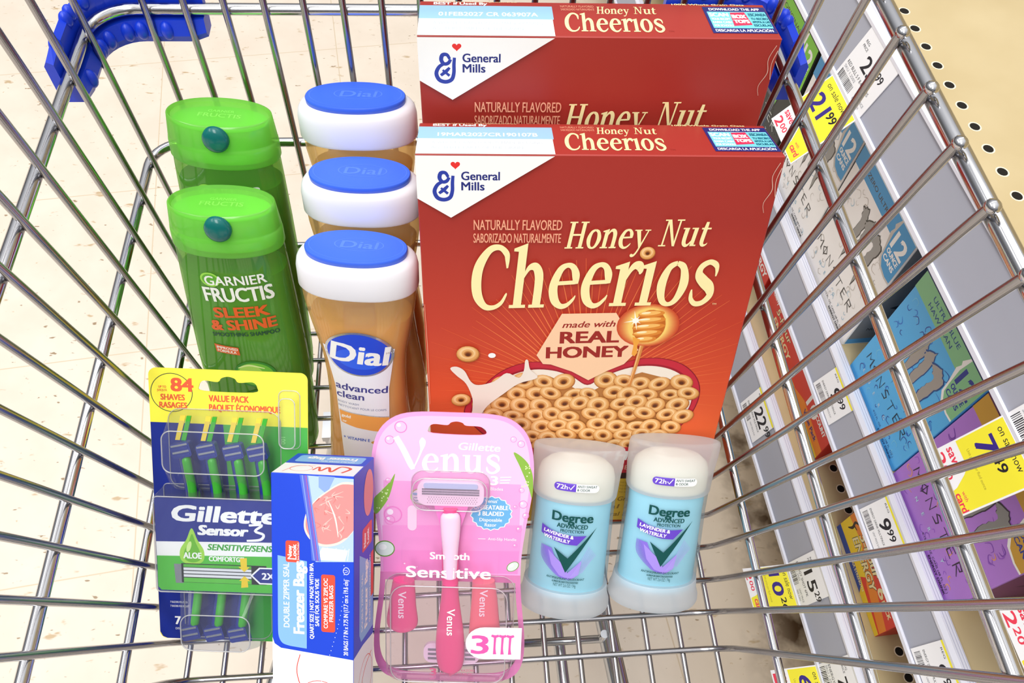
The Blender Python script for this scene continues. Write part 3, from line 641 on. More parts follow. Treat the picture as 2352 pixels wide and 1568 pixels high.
# ------------------------------------------------------------------ shampoo bottles
GRS = clear_mat('green_shell', '#C8F0A0', '#86C860', .40, .06, .12, .4); GCAP = clear_mat('green_cap', '#D0FFA0', '#A2F26E', .62, .18, .1, .45)
GLIQ = mat('#82B856', .25, 0, .4, name='green_liquid'); TEAL = mat('#0A6A66', .2, 0, .5); GIN = mat('#96E86C', .4)
def shampoo(label, R, T, H):
    t = thing('shampoo_bottle', label, 'shampoo', 'green shampoo bottles', R, T)
    zt = H - .029; off = zt - .1996
    P = [(0, .0340, .0175, 2.6), (.003, .0362, .0192, 2.6), (.03, .0378, .0200, 2.5), (.098 + off, .0376, .0202, 2.5), (.15 + off, .0358, .0198, 2.4), (.185 + off, .0342, .0192, 2.3), (zt, .0334, .0188, 2.2)]
    zs = [0, .0015, .003] + [zt*i/22 for i in range(1, 23)]
    mb = MB(); mb.loft([sring(*interp(P, z), z) for z in zs], GRS); mb.build('bottle', t)
    mb = MB(); mb.loft([sring(interp(P, z)[0] - .0014, interp(P, z)[1] - .0014, 2.4, z) for z in [.003] + [zt*i/16 for i in range(1, 14)] + [zt - .018]], GLIQ); mb.build('liquid', t)
    def mp(u, v, h):
        hw, hd, n = interp(P, v + off); x = max(-.999, min(.999, u/hw))
        return (u, -hd*(1 - abs(x)**n)**(1/n) - h - .0003, v + off)
    A = Art(); GW = mat('#F2F6F0', .3); OR = mat('#E0602C', .3); DK = mat('#16403A', .3)
    A.ell(-11, 181.6, 6.2, 5.6, mat('#9ADC50', .3), 24); A.ell(-11, 181.6, 5.0, 4.4, mat('#5EAA30', .3), 24)
    A.text('GARNIER', 4.6, 178.2, 7.2, GW, 38, 'c', .025, 0, .05); A.text('FRUCTIS', 4.8, 164.8, 11.4, GW, 43, 'c', .035, 0, .05)
    A.text('SLEEK', 4.4, 151.6, 8.4, OR, 35, 'c', .06, .05, .07); A.text('& SHINE', 4.0, 140.6, 8.6, OR, 42, 'c', .06, .05, .08); A.text('SMOOTHING SHAMPOO', 4.2, 134.6, 3.4, DK, 44, 'c', .03, 0, .07)
    A.quad((-18.8, 125.6), (-2.8, 123.6), (-2.6, 116.4), (-18.4, 118.2), OR); A.text('IMPROVED', -17.6, 121.8, 2.3, GW, 14, bold=.04, rot=-.1); A.text('FORMULA', -17.4, 118.9, 2.3, GW, 12.6, bold=.04, rot=-.1)
    # fruit picture low on the front
    A.ell(5, 98, 14.5, 13, mat('#2E8A2A', .3), 30); A.ell(5, 98, 12.6, 11.2, mat('#6CC23A', .3), 30); A.ell(2, 100, 8, 7, mat('#A8E060', .3), 24); A.stroke([(-6, 104, .8), (2, 107, 1.6), (12, 104, .8)], mat('#DDF6A8', .3))
    A.ell(20, 88, 12, 9, mat('#E88A34', .3), 26, .2); A.ell(20, 88, 9.5, 6.6, mat('#F4B058', .3), 26, .2)
    for k in range(6): A.line(20, 88, 20 + 9*math.cos(k*1.05), 88 + 6*math.sin(k*1.05), .5, mat('#E07A24', .3))
    A.ell(3, 70, 15, 11, mat('#2F7A22', .3), 26, .5)
    mb = MB(); A.emit(mb, mp, curved=.006); mb.build('printed_label', t)['label'] = 'white and orange lettering with fruit'
    pr = [(zt - .0005, .0338, .0192), (zt + .001, .0345, .0198), (zt + .010, .0342, .0196), (zt + .0128, .0338, .0193), (zt + .0134, .0334, .0189), (zt + .014, .0336, .0191), (zt + .0255, .0322, .0182), (zt + .0285, .0318, .0179), (zt + .029, .0308, .0170)]
    mb = MB(); mb.loft([sring(a, b, 2.15, z, 64) for z, a, b in pr], GCAP, caps=(True, False))
    mb.loft([sring(.0308, .0170, 2.15, zt + .029, 64), sring(.0298, .0160, 2.15, zt + .0268, 64)], GCAP, caps=(False, True))
    A = Art(); EM = mat('#86E456', .35); A.text('GARNIER', 0, 3.4, 2.6, EM, 16, 'c', .02); A.text('FRUCTIS', 0, -2.4, 4.2, EM, 26, 'c', .02)
    A.emit(mb, lambda u, v, h: (u, v, zt + .0268 + h))
    mb.build('cap', t)['label'] = 'translucent lime green flip cap'
    mb = MB(); mb.loft([sring(.030, .0158, 2.15, zt + .001, 48), sring(.029, .015, 2.15, zt + .024, 48)], GIN); mb.build('cap_core', t)
    mb = MB(); r = .0080
    for_r = [(1.0, -.0185), (1.0, -.0205), (.92, -.0218), (.7, -.0229), (.35, -.0236), (.02, -.0238)]
    mb.loft([[(.0015 + r*q*math.cos(a), y, zt + .0218 + r*q*math.sin(a)*1.08) for a in [2*math.pi*i/28 for i in range(28)]] for q, y in for_r], TEAL); mb.build('thumb_button', t)['label'] = 'round teal thumb button'
    return t
def frame_from(Pb, Pt, xd):
    z = (Vector(Pt) - Vector(Pb)); L_ = z.length; z.normalize(); x = Vector(xd); x = (x - z*x.dot(z)).normalized(); y = z.cross(x)
    return [[x[i], y[i], z[i]] for i in range(3)], L_
R, H_ = frame_from((-.1430, .2798, .3535), (-.1352, .335, .5746), (.9954, -.0725, -.0618))
shampoo('green shampoo bottle in front, its front lettering in full view', R, lift(R, (-.1430, .2798, .3535)), H_ - .0048)
R, H_ = frame_from((-.151, .3395, .3535), (-.1377, .388, .5963), (.9965, -.0735, -.0399))
shampoo('green shampoo bottle at the back, mostly hidden by the other green bottle', R, lift(R, (-.151, .3395, .3535)), H_ - .0048)
# ------------------------------------------------------------------ deodorant sticks
SLEEVE = clear_mat('frosted_sleeve', '#F2F8FC', '#EAF2FA', .16, .25, .08, .6); FROST = clear_mat('frosted_cap', '#F4F6FA', '#F2F3F8', .50, .3, .06, .6); BASEW = clear_mat('frosted_base', '#FAFBFD', '#FAFBFE', .66, .3, .06, .6)
AQUA = mat('#B2EBF8', .35, 0, .4, name='aqua_body'); STICK = mat('#FBFBE6', .5); DGREEN = mat('#12504E', .35); PURP = mat('#6A48C8', .35); LAV = mat('#A890EA', .35)
def deodorant(label, R, T):
    R = [list(r) for r in Matrix.Rotation(math.radians(4.4), 3, 'X') @ Matrix(R)]
    t = thing('deodorant_stick', label, 'deodorant', 'deodorant sticks', R, T); k = .996
    Rg = lambda z, a, b, n=2.05, cy=0: sring(a*k, b*1.14*k, n, z*k, 56, 0, (cy - .0012)*k)
    mb = MB(); mb.loft([Rg(.0, .0318, .0190), Rg(.002, .0325, .0196), Rg(.006, .0322, .0194), Rg(.0105, .0306, .0184), Rg(.0185, .0297, .0176), Rg(.0190, .0292, .0172)], BASEW); mb.build('base', t)['label'] = 'frosted white base'
    mb = MB(); P = [(.012, .0270, .0150), (.019, .0292, .0170), (.05, .0286, .0168), (.075, .0280, .0166), (.088, .0282, .0168), (.091, .0276, .0162)]
    mb.loft([Rg(p[0], p[1] - .0022, p[2] - .0022) for p in P], AQUA); mb.build('solid_core', t)['label'] = 'aqua core'
    mb = MB(); mb.loft([Rg(*p) for p in P], SLEEVE)
    tab = [(p[0], p[1], p[2]) for p in P]
    def mp(u, v, h):
        hw, hd = interp(tab, v/k*1.0); hw *= k; hd *= k*1.14; n = 2.05; x = max(-.999, min(.999, u/hw))
        return (u, -hd*(1 - abs(x)**n)**(1/n) - h - .0003 - .0012*k, v)
    A = Art()
    A.text('Degree', -.6, 70.4, 7.0, DGREEN, 27, 'c', .045); A.text('ADVANCED', -.3, 65.6, 3.2, DGREEN, 20.6, 'c', .04); A.text('PROTECTION', -.2, 62.4, 2.2, DGREEN, 15.6, 'c', .03)
    A.poly([(-20.4, 64.8), (-14, 62.2), (-6, 60.6), (2, 60.0), (10, 60.6), (4, 53.0), (-4, 53.2), (-12, 54.8), (-20.4, 58)], PURP)
    A.text('LAVENDER &', -18.8, 59.8, 2.5, WHT, 20, bold=.05, rot=-.11); A.text('WATERLILY', -18.6, 55.9, 2.5, WHT, 17.6, bold=.05, rot=-.1)
    for j in range(11):
        q = j/10
        A.stroke([(-19.4 + 6.2*q, 49.6 - 1.0*q, .35 + .5*q), (-18.2 + 8*q, 39 + 3*q, .4 + .6*q), (-8 + 5*q, 28.6 + 3*q, .4 + .6*q), (1 + 3*q, 25.6 + 4*q, .3 + .4*q)], mat('#8A72DC', .35))
    A.poly([(-15, 47), (-2.4, 36), (-.6, 31), (8.4, 41.6), (7, 30), (2, 26), (-6, 28.6), (-12, 36)], LAV)
    for j in range(7): A.stroke([(2 + j*1.2, 28 + j*.6, .3), (7 + j*1.2, 38 + j*.4, .3), (12.4 + j*.9, 52 - j*1.2, .25)], mat('#B4A8F0', .35))
    A.poly([(-11.2, 49.8), (-1.4, 42.6), (16.2, 66.6), (-2.0, 31.2)], DGREEN)
    A.text('ANTIPERSPIRANT DEODORANT', -1.4, 25.4, 1.7, DGREEN, 26, 'c', .02, 0, .0); A.text('ALUMINUM ZIRCONIUM TETRACHLOROHYDREX', -1.4, 22.9, 1.5, DGREEN, 18, 'c', .02); A.text('NET WT 2.6 OZ / 74g', -1.6, 19.8, 2.4, DGREEN, 15.4, 'c')
    A.items = [([(a, b + 5.6) for a, b in v], f, m) for v, f, m in A.items]
    A.emit(mb, mp, curved=.006)
    mb.build('body', t)['label'] = 'frosted sleeve printed with a dark green tick'
    mb = MB(); mb.loft([Rg(.090, .0262, .0150), Rg(.103, .0262, .0150), Rg(.109, .0245, .0138), Rg(.113, .0200, .0108), Rg(.1145, .0120, .006)], STICK); mb.build('solid_stick', t)['label'] = 'pale domed stick'
    mb = MB()
    CP = [(.0895, .0284, .0170), (.0905, .0288, .0174), (.105, .0296, .0166), (.116, .0304, .0136), (.124, .0306, .0100), (.1262, .0300, .0084), (.127, .0282, .0066)]
    mb.loft([Rg(*p, 2.2, -.0045*max(0, (p[0]-.105)/.022)) for p in CP], FROST)
    tab2 = CP
    def mp2(u, v, h):
        hw, hd = interp(tab2, v/k); hw *= k; hd *= k*1.14; n = 2.2; x = max(-.999, min(.999, u/hw))
        return (u, -hd*(1 - abs(x)**n)**(1/n) - h - .0004 - .0012*k, v)
    A = Art(); A.rrect(-15, 93.6, 14.6, 99.2, 2.7, WHT); A.poly(rrect_pts(-15, 93.6, -3, 99.2, 2.7)[7:21] + [(-.6, 93.6), (-.6, 99.2)], PURP)
    A.text('72h', -13.4, 94.9, 3.2, WHT, 7.2, bold=.03); A.stroke([(-5.4, 96.6, .6), (-4.2, 95.0, .7), (-1.8, 98.4, .5)], WHT, False)
    A.text('ANTI SWEAT', .2, 96.9, 1.7, DGREEN, 13, bold=.02); A.text('& ODOR', .2, 94.5, 1.7, DGREEN, 8.4, bold=.02)
    A.items = [([(a, b + 5.6) for a, b in v], f, m) for v, f, m in A.items]
    A.emit(mb, mp2, curved=.006)
    mb.build('cap', t)['label'] = 'clear frosted arched cap'
    return t
deodorant('deodorant stick with clear cap on the left, next to the pink razor pack', [[.9874, .1423, .0687], [-.1508, .7188, .6787], [.0472, -.6805, .7312]], (.0768, .1392, .3655))
deodorant('deodorant stick with clear cap on the right, nearest the shelves', [[.9946, .081, .0648], [-.1034, .7244, .6816], [.0082, -.6847, .7288]], (.1412, .1392, .3680))
# ------------------------------------------------------------------ freezer bag carton
BX = mat('#1C46D2', .4); LBL = mat('#86B8F0', .4); REDL = mat('#E8503C', .4); WBX = mat('#F4F6FC', .4)
R = [[.9839, .173, .0444], [-.143, .6145, .7759], [.1069, -.7697, .6293]]
fz = thing('freezer_bag_box', 'tall blue and white carton of freezer bags leaning in the cart', 'box', None, R, (-0.08562, 0.05538, 0.42384)); fz.scale = (0.945,)*3
FW, FD, FH = .0255, .0450, .1655
mb = MB(); mb.box(-FW, 0, -.055, FW, FD, FH, BX, .0007)
A = Art()
A.poly([(-25.3, -54.5), (25.3, -54.5), (25.3, 50.6), (-20, 55.4), (-24, 58), (-25.3, 62)], WBX)
A.poly([(p[0], p[1]) for p in ([(-21.6, 114.4), (-3.4, 111.6), (-3.8, 56.0), (-14, 57.0)] + cr_curve([(-14, 57, 0), (-19, 58.6, 0), (-21.4, 63, 0), (-21.8, 70, 0)], 5))], LBL)
VT = math.pi/2
A.rrect(-16.6, 110.5, -8.0, 124.0, 1.4, REDL)
A.text('New', -12.8, 112.4, 2.6, WHT, 8.6, bold=.06, rot=VT); A.text('Look', -10.0, 112.4, 2.6, WHT, 9.4, bold=.06, rot=VT); A.text('Same Great Product', -8.3, 112, 1.2, WHT, 11, rot=VT)
A.text('DOUBLE ZIPPER SEAL', -14.6, 69, 3.6, WHT, 41, bold=.02, rot=VT); A.text('Freezer Bags', -5.4, 65.6, 6.6, WHT, 45.6, bold=.06, rot=VT)
A.text('QUART SIZE | NOT MADE WITH BPA', .6, 62.6, 2.4, WHT, 48, bold=.04, rot=VT); A.text('SAFE FOR SOUS VIDE', 4.0, 71, 2.4, WHT, 30, bold=.04, rot=VT)
A.rrect(5.4, 67.6, 14.0, 104, 1.4, REDL); A.text('COMPARE VS ZIPLOC', 9.4, 70, 2.5, WHT, 31.6, bold=.03, rot=VT); A.text('FREEZER BAGS', 12.8, 74.4, 2.5, WHT, 23, bold=.03, rot=VT)
A.text('20 BAGS / 7 IN x 7.75 IN (17.7 cm x 19.6 cm)', 22.0, 53.4, 2.7, WHT, 48, bold=.02, rot=VT); A.ell(20.9, 107, 2.0, 2.4, WHT, 20, 0, .84); A.text('U', 21.7, 106.1, 1.8, WHT, None, 'l', 0, 0, VT)
# bag with a pork chop
ZP = mat('#A9C4F4', .35); MEAT = mat('#F0908E', .4)
A.poly([(-7.6, 165), (25.3, 164.2), (25.3, 113), (2, 111.6), (-2, 140)], mat('#B4CDF4', .35))
A.poly([(4, 165), (14, 164.8), (9, 154), (4, 158)], mat('#8CA8DC', .35)); A.poly([(2, 113), (20, 113), (22, 120), (6, 121)], mat('#DCE8FC', .35))
for k in range(9): A.line(4 + k*2.2, 113.4, 7 + k*2.2 - (k % 3), 121 - (k % 2)*3, .35, mat('#FFFFFF', .35))
chop = cr_curve([(25.2, 162, 0), (18, 161.6, 0), (9, 156, 0), (1, 149, 0), (-4, 141, 0), (-5, 132, 0), (-1, 125, 0), (6, 121.6, 0), (14, 122.6, 0), (20, 126, 0), (25.2, 132, 0)], 6)
A.poly([(p[0], p[1]) for p in chop], mat('#F8D8CE', .4))
A.poly([(10 + (p[0]-10)*.93 + (1.2 if p[0] > 20 else 0), 142 + (p[1]-142)*.93) for p in chop], MEAT)
random.seed(5)
for k in range(40):
    a = random.uniform(-3, 22); b = random.uniform(126, 156)
    if (a-11)**2/200 + (b-141)**2/300 > .8: continue
    A.stroke([(a, b, .2), (a + random.uniform(-3, 3), b + random.uniform(-3, 3), .7), (a + random.uniform(-5, 5), b + random.uniform(-5, 5), .2)], mat('#F6BEB6' if k % 3 else '#E67E7C', .4))
A.stroke([(10, 150, .4), (14, 140, 1.0), (16, 128, .4)], mat('#FAE4DA', .4))
A.poly([(-7.6, 165), (-2.4, 165), (5.2, 112), (-.4, 112.4), (-1.4, 126)], mat('#5570D8', .35))
for k, c in enumerate(('#8EA4EC', '#7A5CC8', '#C05898', '#8EA4EC')): A.line(-6.0 + k*1.1, 165, 1.2 + k*1.1, 112.4, .5, mat(c, .35))
# scribble logo and tear line on the white part
A.stroke([(-24, 6, .5), (-12, 22, .5), (2, 32, .5), (14, 34, .5), (16, 24, .5), (6, 12, .5)], REDL); A.stroke([(-8, 52, .5), (-10, 40, .5), (-4, 24, .5), (8, 12, .5)], REDL)
A.ell(4, 24, 13, 12, REDL, 30, 0, .97); A.text('100%', -6, 28, 3.2, REDL, 9, bold=.04, rot=VT*.2); A.text('Guaranteed', -6, 22, 3.0, REDL, 18, rot=.2); A.text('SATISFACTION', -4, 17, 1.8, REDL, 15, rot=.2)
for k in range(40):
    t = k/39; x = 19 - 14*t + 4*math.sin(t*5); A.ell(x, 122 - 112*t, .28, .28, mat('#DDE6FF', .4), 8)
A.emit(mb, front(0))
A = Art()   # top
A.rect(-25, .4, 25, 22, WBX); A.rrect(-21, 26, 22, 41, 2.5, LBL)
A.text('Freezer Bags', 17, 37.6, 5.4, WHT, 32, bold=.05, rot=math.pi); A.text('DOUBLE ZIPPER SEAL', 17, 30.4, 2.2, WHT, 22, rot=math.pi)
A.stroke([(16, 6, 1.6), (19, 15, 1.9), (12, 18, 1.7), (9, 7, 1.7), (5, 16, 1.7), (2, 8, 1.6), (-1, 16, 1.4), (-3, 9, 1.0)], REDL); A.ell(-11, 12, 7, 6.2, REDL, 24, 0, .95); A.stroke([(-20, 4, .4), (-15, 16, .5), (-4, 18, .4)], REDL)
A.emit(mb, lambda u, v, h: (u, v, FH + h))
A = Art()   # right side, u runs from the front edge backwards
A.poly([(.2, -54.5), (44.8, -54.5), (44.8, 46), (20, 50), (.2, 51)], WBX); A.poly([(12, 112), (42, 96), (44, 52), (16, 54), (12, 60)], LBL)
A.rrect(18, 111, 40, 126, 2, REDL); A.text('New', 26, 113, 4.5, WHT, 9, bold=.06, rot=VT); A.text('Look', 33, 113, 4.5, WHT, 9.6, bold=.06, rot=VT)
A.text('DOUBLE ZIPPER SEAL', 20, 60, 3.6, WHT, 38, rot=VT); A.text('Freezer Bags', 30, 59, 6.6, WHT, 44, bold=.06, rot=VT); A.text('QUART SIZE | NOT MADE WITH BPA', 37, 58, 2.6, WHT, 46, bold=.03, rot=VT)
A.ell(26, 24, 16, 15, REDL, 30, 0, .97); A.stroke([(6, 8, .8), (22, 30, .8), (40, 36, .8)], REDL)
A.rrect(38, 74, 44, 104, 1, REDL); A.ell(32, 146, 11, 15, MEAT, 26)
A.emit(mb, lambda u, v, h: (FW + h, u, v))
mb.build('carton', fz)
# ------------------------------------------------------------------ green, yellow and blue razor pack
EDGE = clear_mat('plastic_edge_glint', '#FFFFFF', '#FFFFFF', .42, .1, .25, .3); FILM = clear_mat('clear_film', '#FFFFFF', '#FFFFFF', .01, .2, .015)
CLEAR = clear_mat('clear_blister', '#F6F8FA', '#F4F6FA', .05, .04, .07)
R = [[.9954, .0789, .0542], [-.0935, .6796, .7276], [.0206, -.7293, .6839]]
sp = thing('razor_pack', 'yellow, blue and green blister pack of disposable razors on the left', 'razors', None, R, (-0.14502, 0.11762, 0.39256)); sp.scale = (0.935,)*3
YEL = mat('#FAF04A', .35, name='card_yellow'); CB = mat('#152A8C', .35); CG = mat('#4CB04A', .35); RT = mat('#E8603A', .4); CGR = mat('#52C03E', .3); HB = mat('#22348E', .3, 0, .5); HG = mat('#3FAE34', .3); BLD = mat('#C4C8D0', .25, .8)
def m2(pts): return [(a*1e-3, b*1e-3) for a, b in pts]
mb = MB()
outl = rrect_pts(-52, 0, 52, 194, 5)
slot = cr_curve([(-16, 181.0, 0), (-19, 184.4, 0), (-16, 188, 0), (-7, 187.4, 0), (-4.4, 190.0, 0), (0, 191.2, 0), (4.4, 190.0, 0), (7, 187.4, 0), (16, 188, 0), (19, 184.6, 0), (16, 181.0, 0)], 4, True)
slot = [(p[0], p[1] - 1.5) for p in slot]
mb.prism(m2(outl), YEL, front(), -.0008, 0, holes=[m2(slot)])
A = Art()
A.poly([(-51.9, 157.0), (-51.9, 5), (-50, 1.4), (-47, .1), (12, .1), (2, 60), (-4, 157)], CB)
A.poly([(12, .1), (47, .1), (50.6, 1.6), (51.9, 5), (51.9, 157), (-4, 157), (2, 60)], CG)
A.ell(-37.2, 177.6, 13.8, 13.2, mat('#3A4A3A', .4), 40, 0, .965)
A.text('84', -30.2, 178.8, 8.8, RT, 14, 'c', .06); A.text('UP TO', -45.6, 180.6, 1.5, RT, 5, bold=.04); A.text('JUSQU\'À', -46.6, 178.4, 1.4, RT, 6.4, bold=.03)
A.text('SHAVES', -36.6, 172.6, 3.9, RT, 15.6, 'c', .05); A.text('RASAGES', -36.4, 167.2, 3.9, RT, 18, 'c', .05)
A.text('VALUE PACK', -12.8, 172.6, 4.3, RT, 26, bold=.05); A.text('PAQUET ÉCONOMIQUE', -12.8, 166.4, 4.3, RT, 46.5, bold=.05)
A.text('7 RAZORS PER PACK', -44, 27, 1.5, WHT, 12); A.text('7 RASOIRS PAR PAQUET', -44, 24, 1.5, WHT, 13); A.text('7', -41, 11, 6, WHT, 3.6, bold=.05); A.text('DISPOSABLE', -41, 7, 1.6, WHT, 11)
A.text('PLASTIQUE RECYCLABLE', -40, 38, 2.0, WHT, 20, rot=-.25); A.text('100', 34, 150, 3, mat('#9CE08C', .4), 5, rot=-VT)
A.emit(mb, front(0)); mb.build('card', sp)['label'] = 'yellow topped hanging card'
# printed sleeve standing forward of the card
mb = MB(); mb.prism(m2(rrect_pts(-43, 47.5, 38, 112.5, 2.2)), CB, front(), .0190, .0197)
A = Art(); f20 = lambda u, v, h: (u, -.0197 - h, v)
A.poly([(-42.8, 82), (37.9, 84), (37.9, 73.6), (-42.7, 72)], WHT); A.poly([(-42.7, 72), (37.9, 73.6), (37.8, 50), (35.8, 47.7), (-40.6, 47.7), (-42.7, 50)], CGR); A.poly([(-12, 73), (37.9, 74), (37.9, 66.5), (-12, 66)], CGR)
A.text('Gillette', -32.4, 97.0, 10.8, WHT, 68, bold=.07, shear=.2); A.text('Sensor', -15.2, 87.8, 6.6, WHT, 31.6, bold=.09, shear=.2)
A.stroke([(18, 95.4, 1.5), (26.6, 95.8, 1.6), (22, 91.6, 1.7), (27.4, 89.2, 1.8), (25.2, 85.6, 1.8), (16.4, 84.6, 1.3)], WHT, n=5)
GT = mat('#3FA83E', .35); A.text('SENSITIVE/SENSIB', -9.4, 77.2, 4.2, GT, 47, bold=.05, shear=.2); A.text('COMFORTGEL', -8.6, 69.4, 3.4, WHT, 24, bold=.05)
A.poly([(p[0], p[1]) for p in cr_curve([(-19.3, 92, 0), (-23, 84, 0), (-27.4, 76.4, 0), (-26.6, 69, 0), (-19.6, 66.2, 0), (-12.6, 69, 0), (-11.8, 76.4, 0), (-15.8, 84, 0)], 6, True)], mat('#A6DC50', .3))
A.poly([(p[0], p[1]) for p in cr_curve([(-19.3, 88, 0), (-22, 81, 0), (-24.8, 75, 0), (-24, 69.8, 0), (-19.4, 68, 0), (-14.4, 70, 0), (-14.6, 76, 0), (-17, 82, 0)], 6, True)], mat('#6CBB2C', .3)); A.ell(-21.5, 79, 1.4, 4, mat('#D6F29A', .3), 16, -.3)
A.text('ALOE', -19.4, 70.8, 4.2, WHT, 11.6, 'c', .05)
A.poly([(-31.8, 66.6), (-26, 66.6), (-26, 53), (-31, 53)], BLD); A.rect(-27, 53.6, 29, 67.2, mat('#20262C', .35))
for k, (y0, y1, c) in enumerate(((64.6, 66.6, '#58B840'), (62.4, 64.2, '#E4E6EA'), (60.0, 61.8, '#E4E6EA'), (57.6, 59.4, '#E4E6EA'), (53.8, 57.0, '#5FC244'))): A.rect(-25.6, y0, 19, y1, mat(c, .3))
A.poly([(18.4, 60), (24.2, 66), (37.6, 66), (37.6, 54), (24.2, 54)], WHT); A.poly([(19.8, 60), (24.8, 65), (37.6, 65), (37.6, 55), (24.8, 55)], CB); A.text('2X', 26, 57.6, 4.6, WHT, 8, bold=.05)
AY = mat('#F2D22C', .35)
A.poly([(11.6, 72), (16.2, 72.4), (16.2, 66), (18, 66), (14.4, 62.4), (10.6, 66), (12.2, 66)], AY); A.poly([(12, 51), (16.8, 51.6), (16.4, 56), (18.2, 56), (14.4, 59.6), (10.8, 56), (12.4, 56)], AY)
A.emit(mb, f20); mb.build('printed_insert', sp)['label'] = 'blue, white and green printed sleeve'
def bulge(sections, name, par, m=CLEAR):
    mb = MB(); mb.loft(sections, m, caps=(False, True), smooth=False)
    for sc, r in ((sections[-1], .00045), (sections[0], .0004)):      # plastic edges thickened and whitened as painted highlight lines
        mb.tube(sc + sc[:2], r, EDGE, 6)
    return mb.build(name, par)
def sec(pts, y): return [(a*1e-3, -y*1e-3, b*1e-3) for a, b in pts]
bulge([sec(rrect_pts(-45, 45.5, 40, 114.5, 3), .3), sec(rrect_pts(-44.4, 46, 39.6, 114, 3), 18), sec(rrect_pts(-43.6, 46.6, 39, 113.4, 3), 20.2)], 'clear_blister', sp)
bulge([sec(rrect_pts(-40, 112, 34, 167, 8), .3), sec(rrect_pts(-38, 114, 32, 165, 8), 9), sec(rrect_pts(-36, 130, 29, 158, 6), 21)], 'clear_blister', sp)
bulge([sec(rrect_pts(-34, 2, 26, 50, 8), .3), sec(rrect_pts(-32, 2, 24, 48, 8), 12), sec(rrect_pts(-29, 4, 17, 30, 7), 20)], 'clear_blister', sp)
bulge([sec(rrect_pts(33, 142, 47, 182, 4), .3), sec(rrect_pts(34.5, 144, 45, 178, 4), 6)], 'clear_blister', sp)
def razor(u, up, par):
    """disposable razor seen inside the pack; up = head towards the top of the card"""
    s = 1 if up else -1; v0 = 144 if up else 15
    t = MB(); P = [(u + 1, v0 + 4*s*0 - s*4, 13), (u + 2, v0 - s*14, 12), (u + 3, v0 - s*30, 9), (u + 2.4, v0 - s*60, 6), (u + 2, v0 - s*96, 5)]
    pts = cr_curve([(a*1e-3, -y*1e-3, b*1e-3) for a, b, y in P], 5)
    t.tube(pts, .0042, HB, 10, True); t.tube([(a + .0012, b - .0022, c) for a, b, c in pts[2:]], .0030, HG, 8, True)
    o = t.build('razor', par); o['label'] = 'blue and green handled razor'
    h = MB(); w = .0068; ang = .45
    def q(a, b, y): ca, sa = math.cos(ang), math.sin(ang); return ((u*1e-3) + a*ca - b*sa*.6, -y, v0*1e-3 + a*sa*.5 + b)
    pts = rrect_pts(-w, -.0048, w, .0048, .0016, 3)
    h.prism(pts, HB, q, .0125, .0175)
    for k in range(4): h.prism([(-w*.85, -.0036 + k*.0022), (w*.85, -.0036 + k*.0022), (w*.85, -.0024 + k*.0022), (-w*.85, -.0024 + k*.0022)], BLD if k % 2 else HB, q, .0175, .0180)
    h.build('razor_head', o)
    g = MB(); g.prism([(-.0052, .0055), (-.0022, .0055), (.0022, .022), (-.0012, .022)] if up else [(-.003, -.004), (-.001, -.004), (.002, -.005), (0, -.005)], mat('#F0D24A', .35), lambda a, b, y: (u*1e-3 + a, -y, v0*1e-3 + b), .012, .0128)
    g.prism([(-.0012, .0055), (.0018, .0055), (.0058, .022), (.003, .022)] if up else [(0, -.004), (.001, -.004), (.002, -.005), (.001, -.005)], HG, lambda a, b, y: (u*1e-3 + a, -y, v0*1e-3 + b), .012, .0132)
    g.build('guard', o)
for u in (-25.5, -9, 8, 23.5): razor(u, True, sp)
for u in (-24, -8, 8): razor(u, False, sp)
# ------------------------------------------------------------------ pink razor pack
R = [[.996, .0774, .0436], [-.0867, .7383, .6689], [.0196, -.6701, .7421]]
vp = thing('razor_pack', 'pink blister pack of three pink razors at the front of the cart', 'razors', None, R, (-.0069, .091, .3545))
PK = mat('#F6A8DC', .35); PKL = mat('#FAC6EA', .35); PKD = mat('#F088CC', .35); HOT = mat('#EE5A92', .28, 0, .5); PCLR = clear_mat('pink_clear', '#FBEAF6', '#F6E4F2', .10, .05, .08); SOFT = mat('#FBD6EE', .35); PRIM = clear_mat('pink_rim', '#FBB8E4', '#F6A4DA', .6, .1, .1)
half = [(0, 197.6), (20, 197.4), (33, 195.4), (42, 190), (48, 181.6), (51, 170), (52, 156), (51.2, 140), (48.6, 120), (46.6, 100), (46.4, 84), (47.6, 66), (50, 46), (51.2, 32), (50.6, 18), (47, 8), (40, 2.4), (28, .3), (0, 0)]
hc = [(p[0], p[1]) for p in cr_curve([(a, b, 0) for a, b in half], 3)]
full = hc + [(-a, b) for a, b in hc[::-1][1:-1]]
vs_ = cr_curve([(-14.6, 184.4, 0), (-17.6, 187.6, 0), (-14.6, 190.6, 0), (-6, 190.2, 0), (-3.6, 192, 0), (0, 192.8, 0), (3.6, 192, 0), (6, 190.2, 0), (14.6, 189.8, 0), (18.6, 187, 0), (15, 184.0, 0)], 4, True); vs_ = [(p[0] + 2, p[1] - 1) for p in vs_]
upper = [p for p in full if p[1] >= 84]; upper = [p for p in upper if p[0] >= 0] + [(46.4, 84), (-46.4, 82)] + [p for p in upper if p[0] < 0]
mb = MB(); mb.prism(m2(upper), PK, front(), -.0008, 0, holes=[m2(vs_)])
A = Art()
up_in = lambda k: [(a*k, 140 + (b-140)*k) for a, b in upper]
A.poly(up_in(.955), PKL, holes=[vs_])
A.poly([(-44, 150), (44, 150), (44.5, 85), (-44.5, 84)], PK); A.poly([(-45, 118), (46, 121), (44.5, 85), (-44.5, 84)], mat('#F49AD6', .35)); A.poly([(-44.6, 100), (44.8, 102), (44.4, 85), (-44.4, 84)], mat('#F28FD0', .35))
ALO = mat('#8CB848', .35); ALD = mat('#6A9A3C', .35)
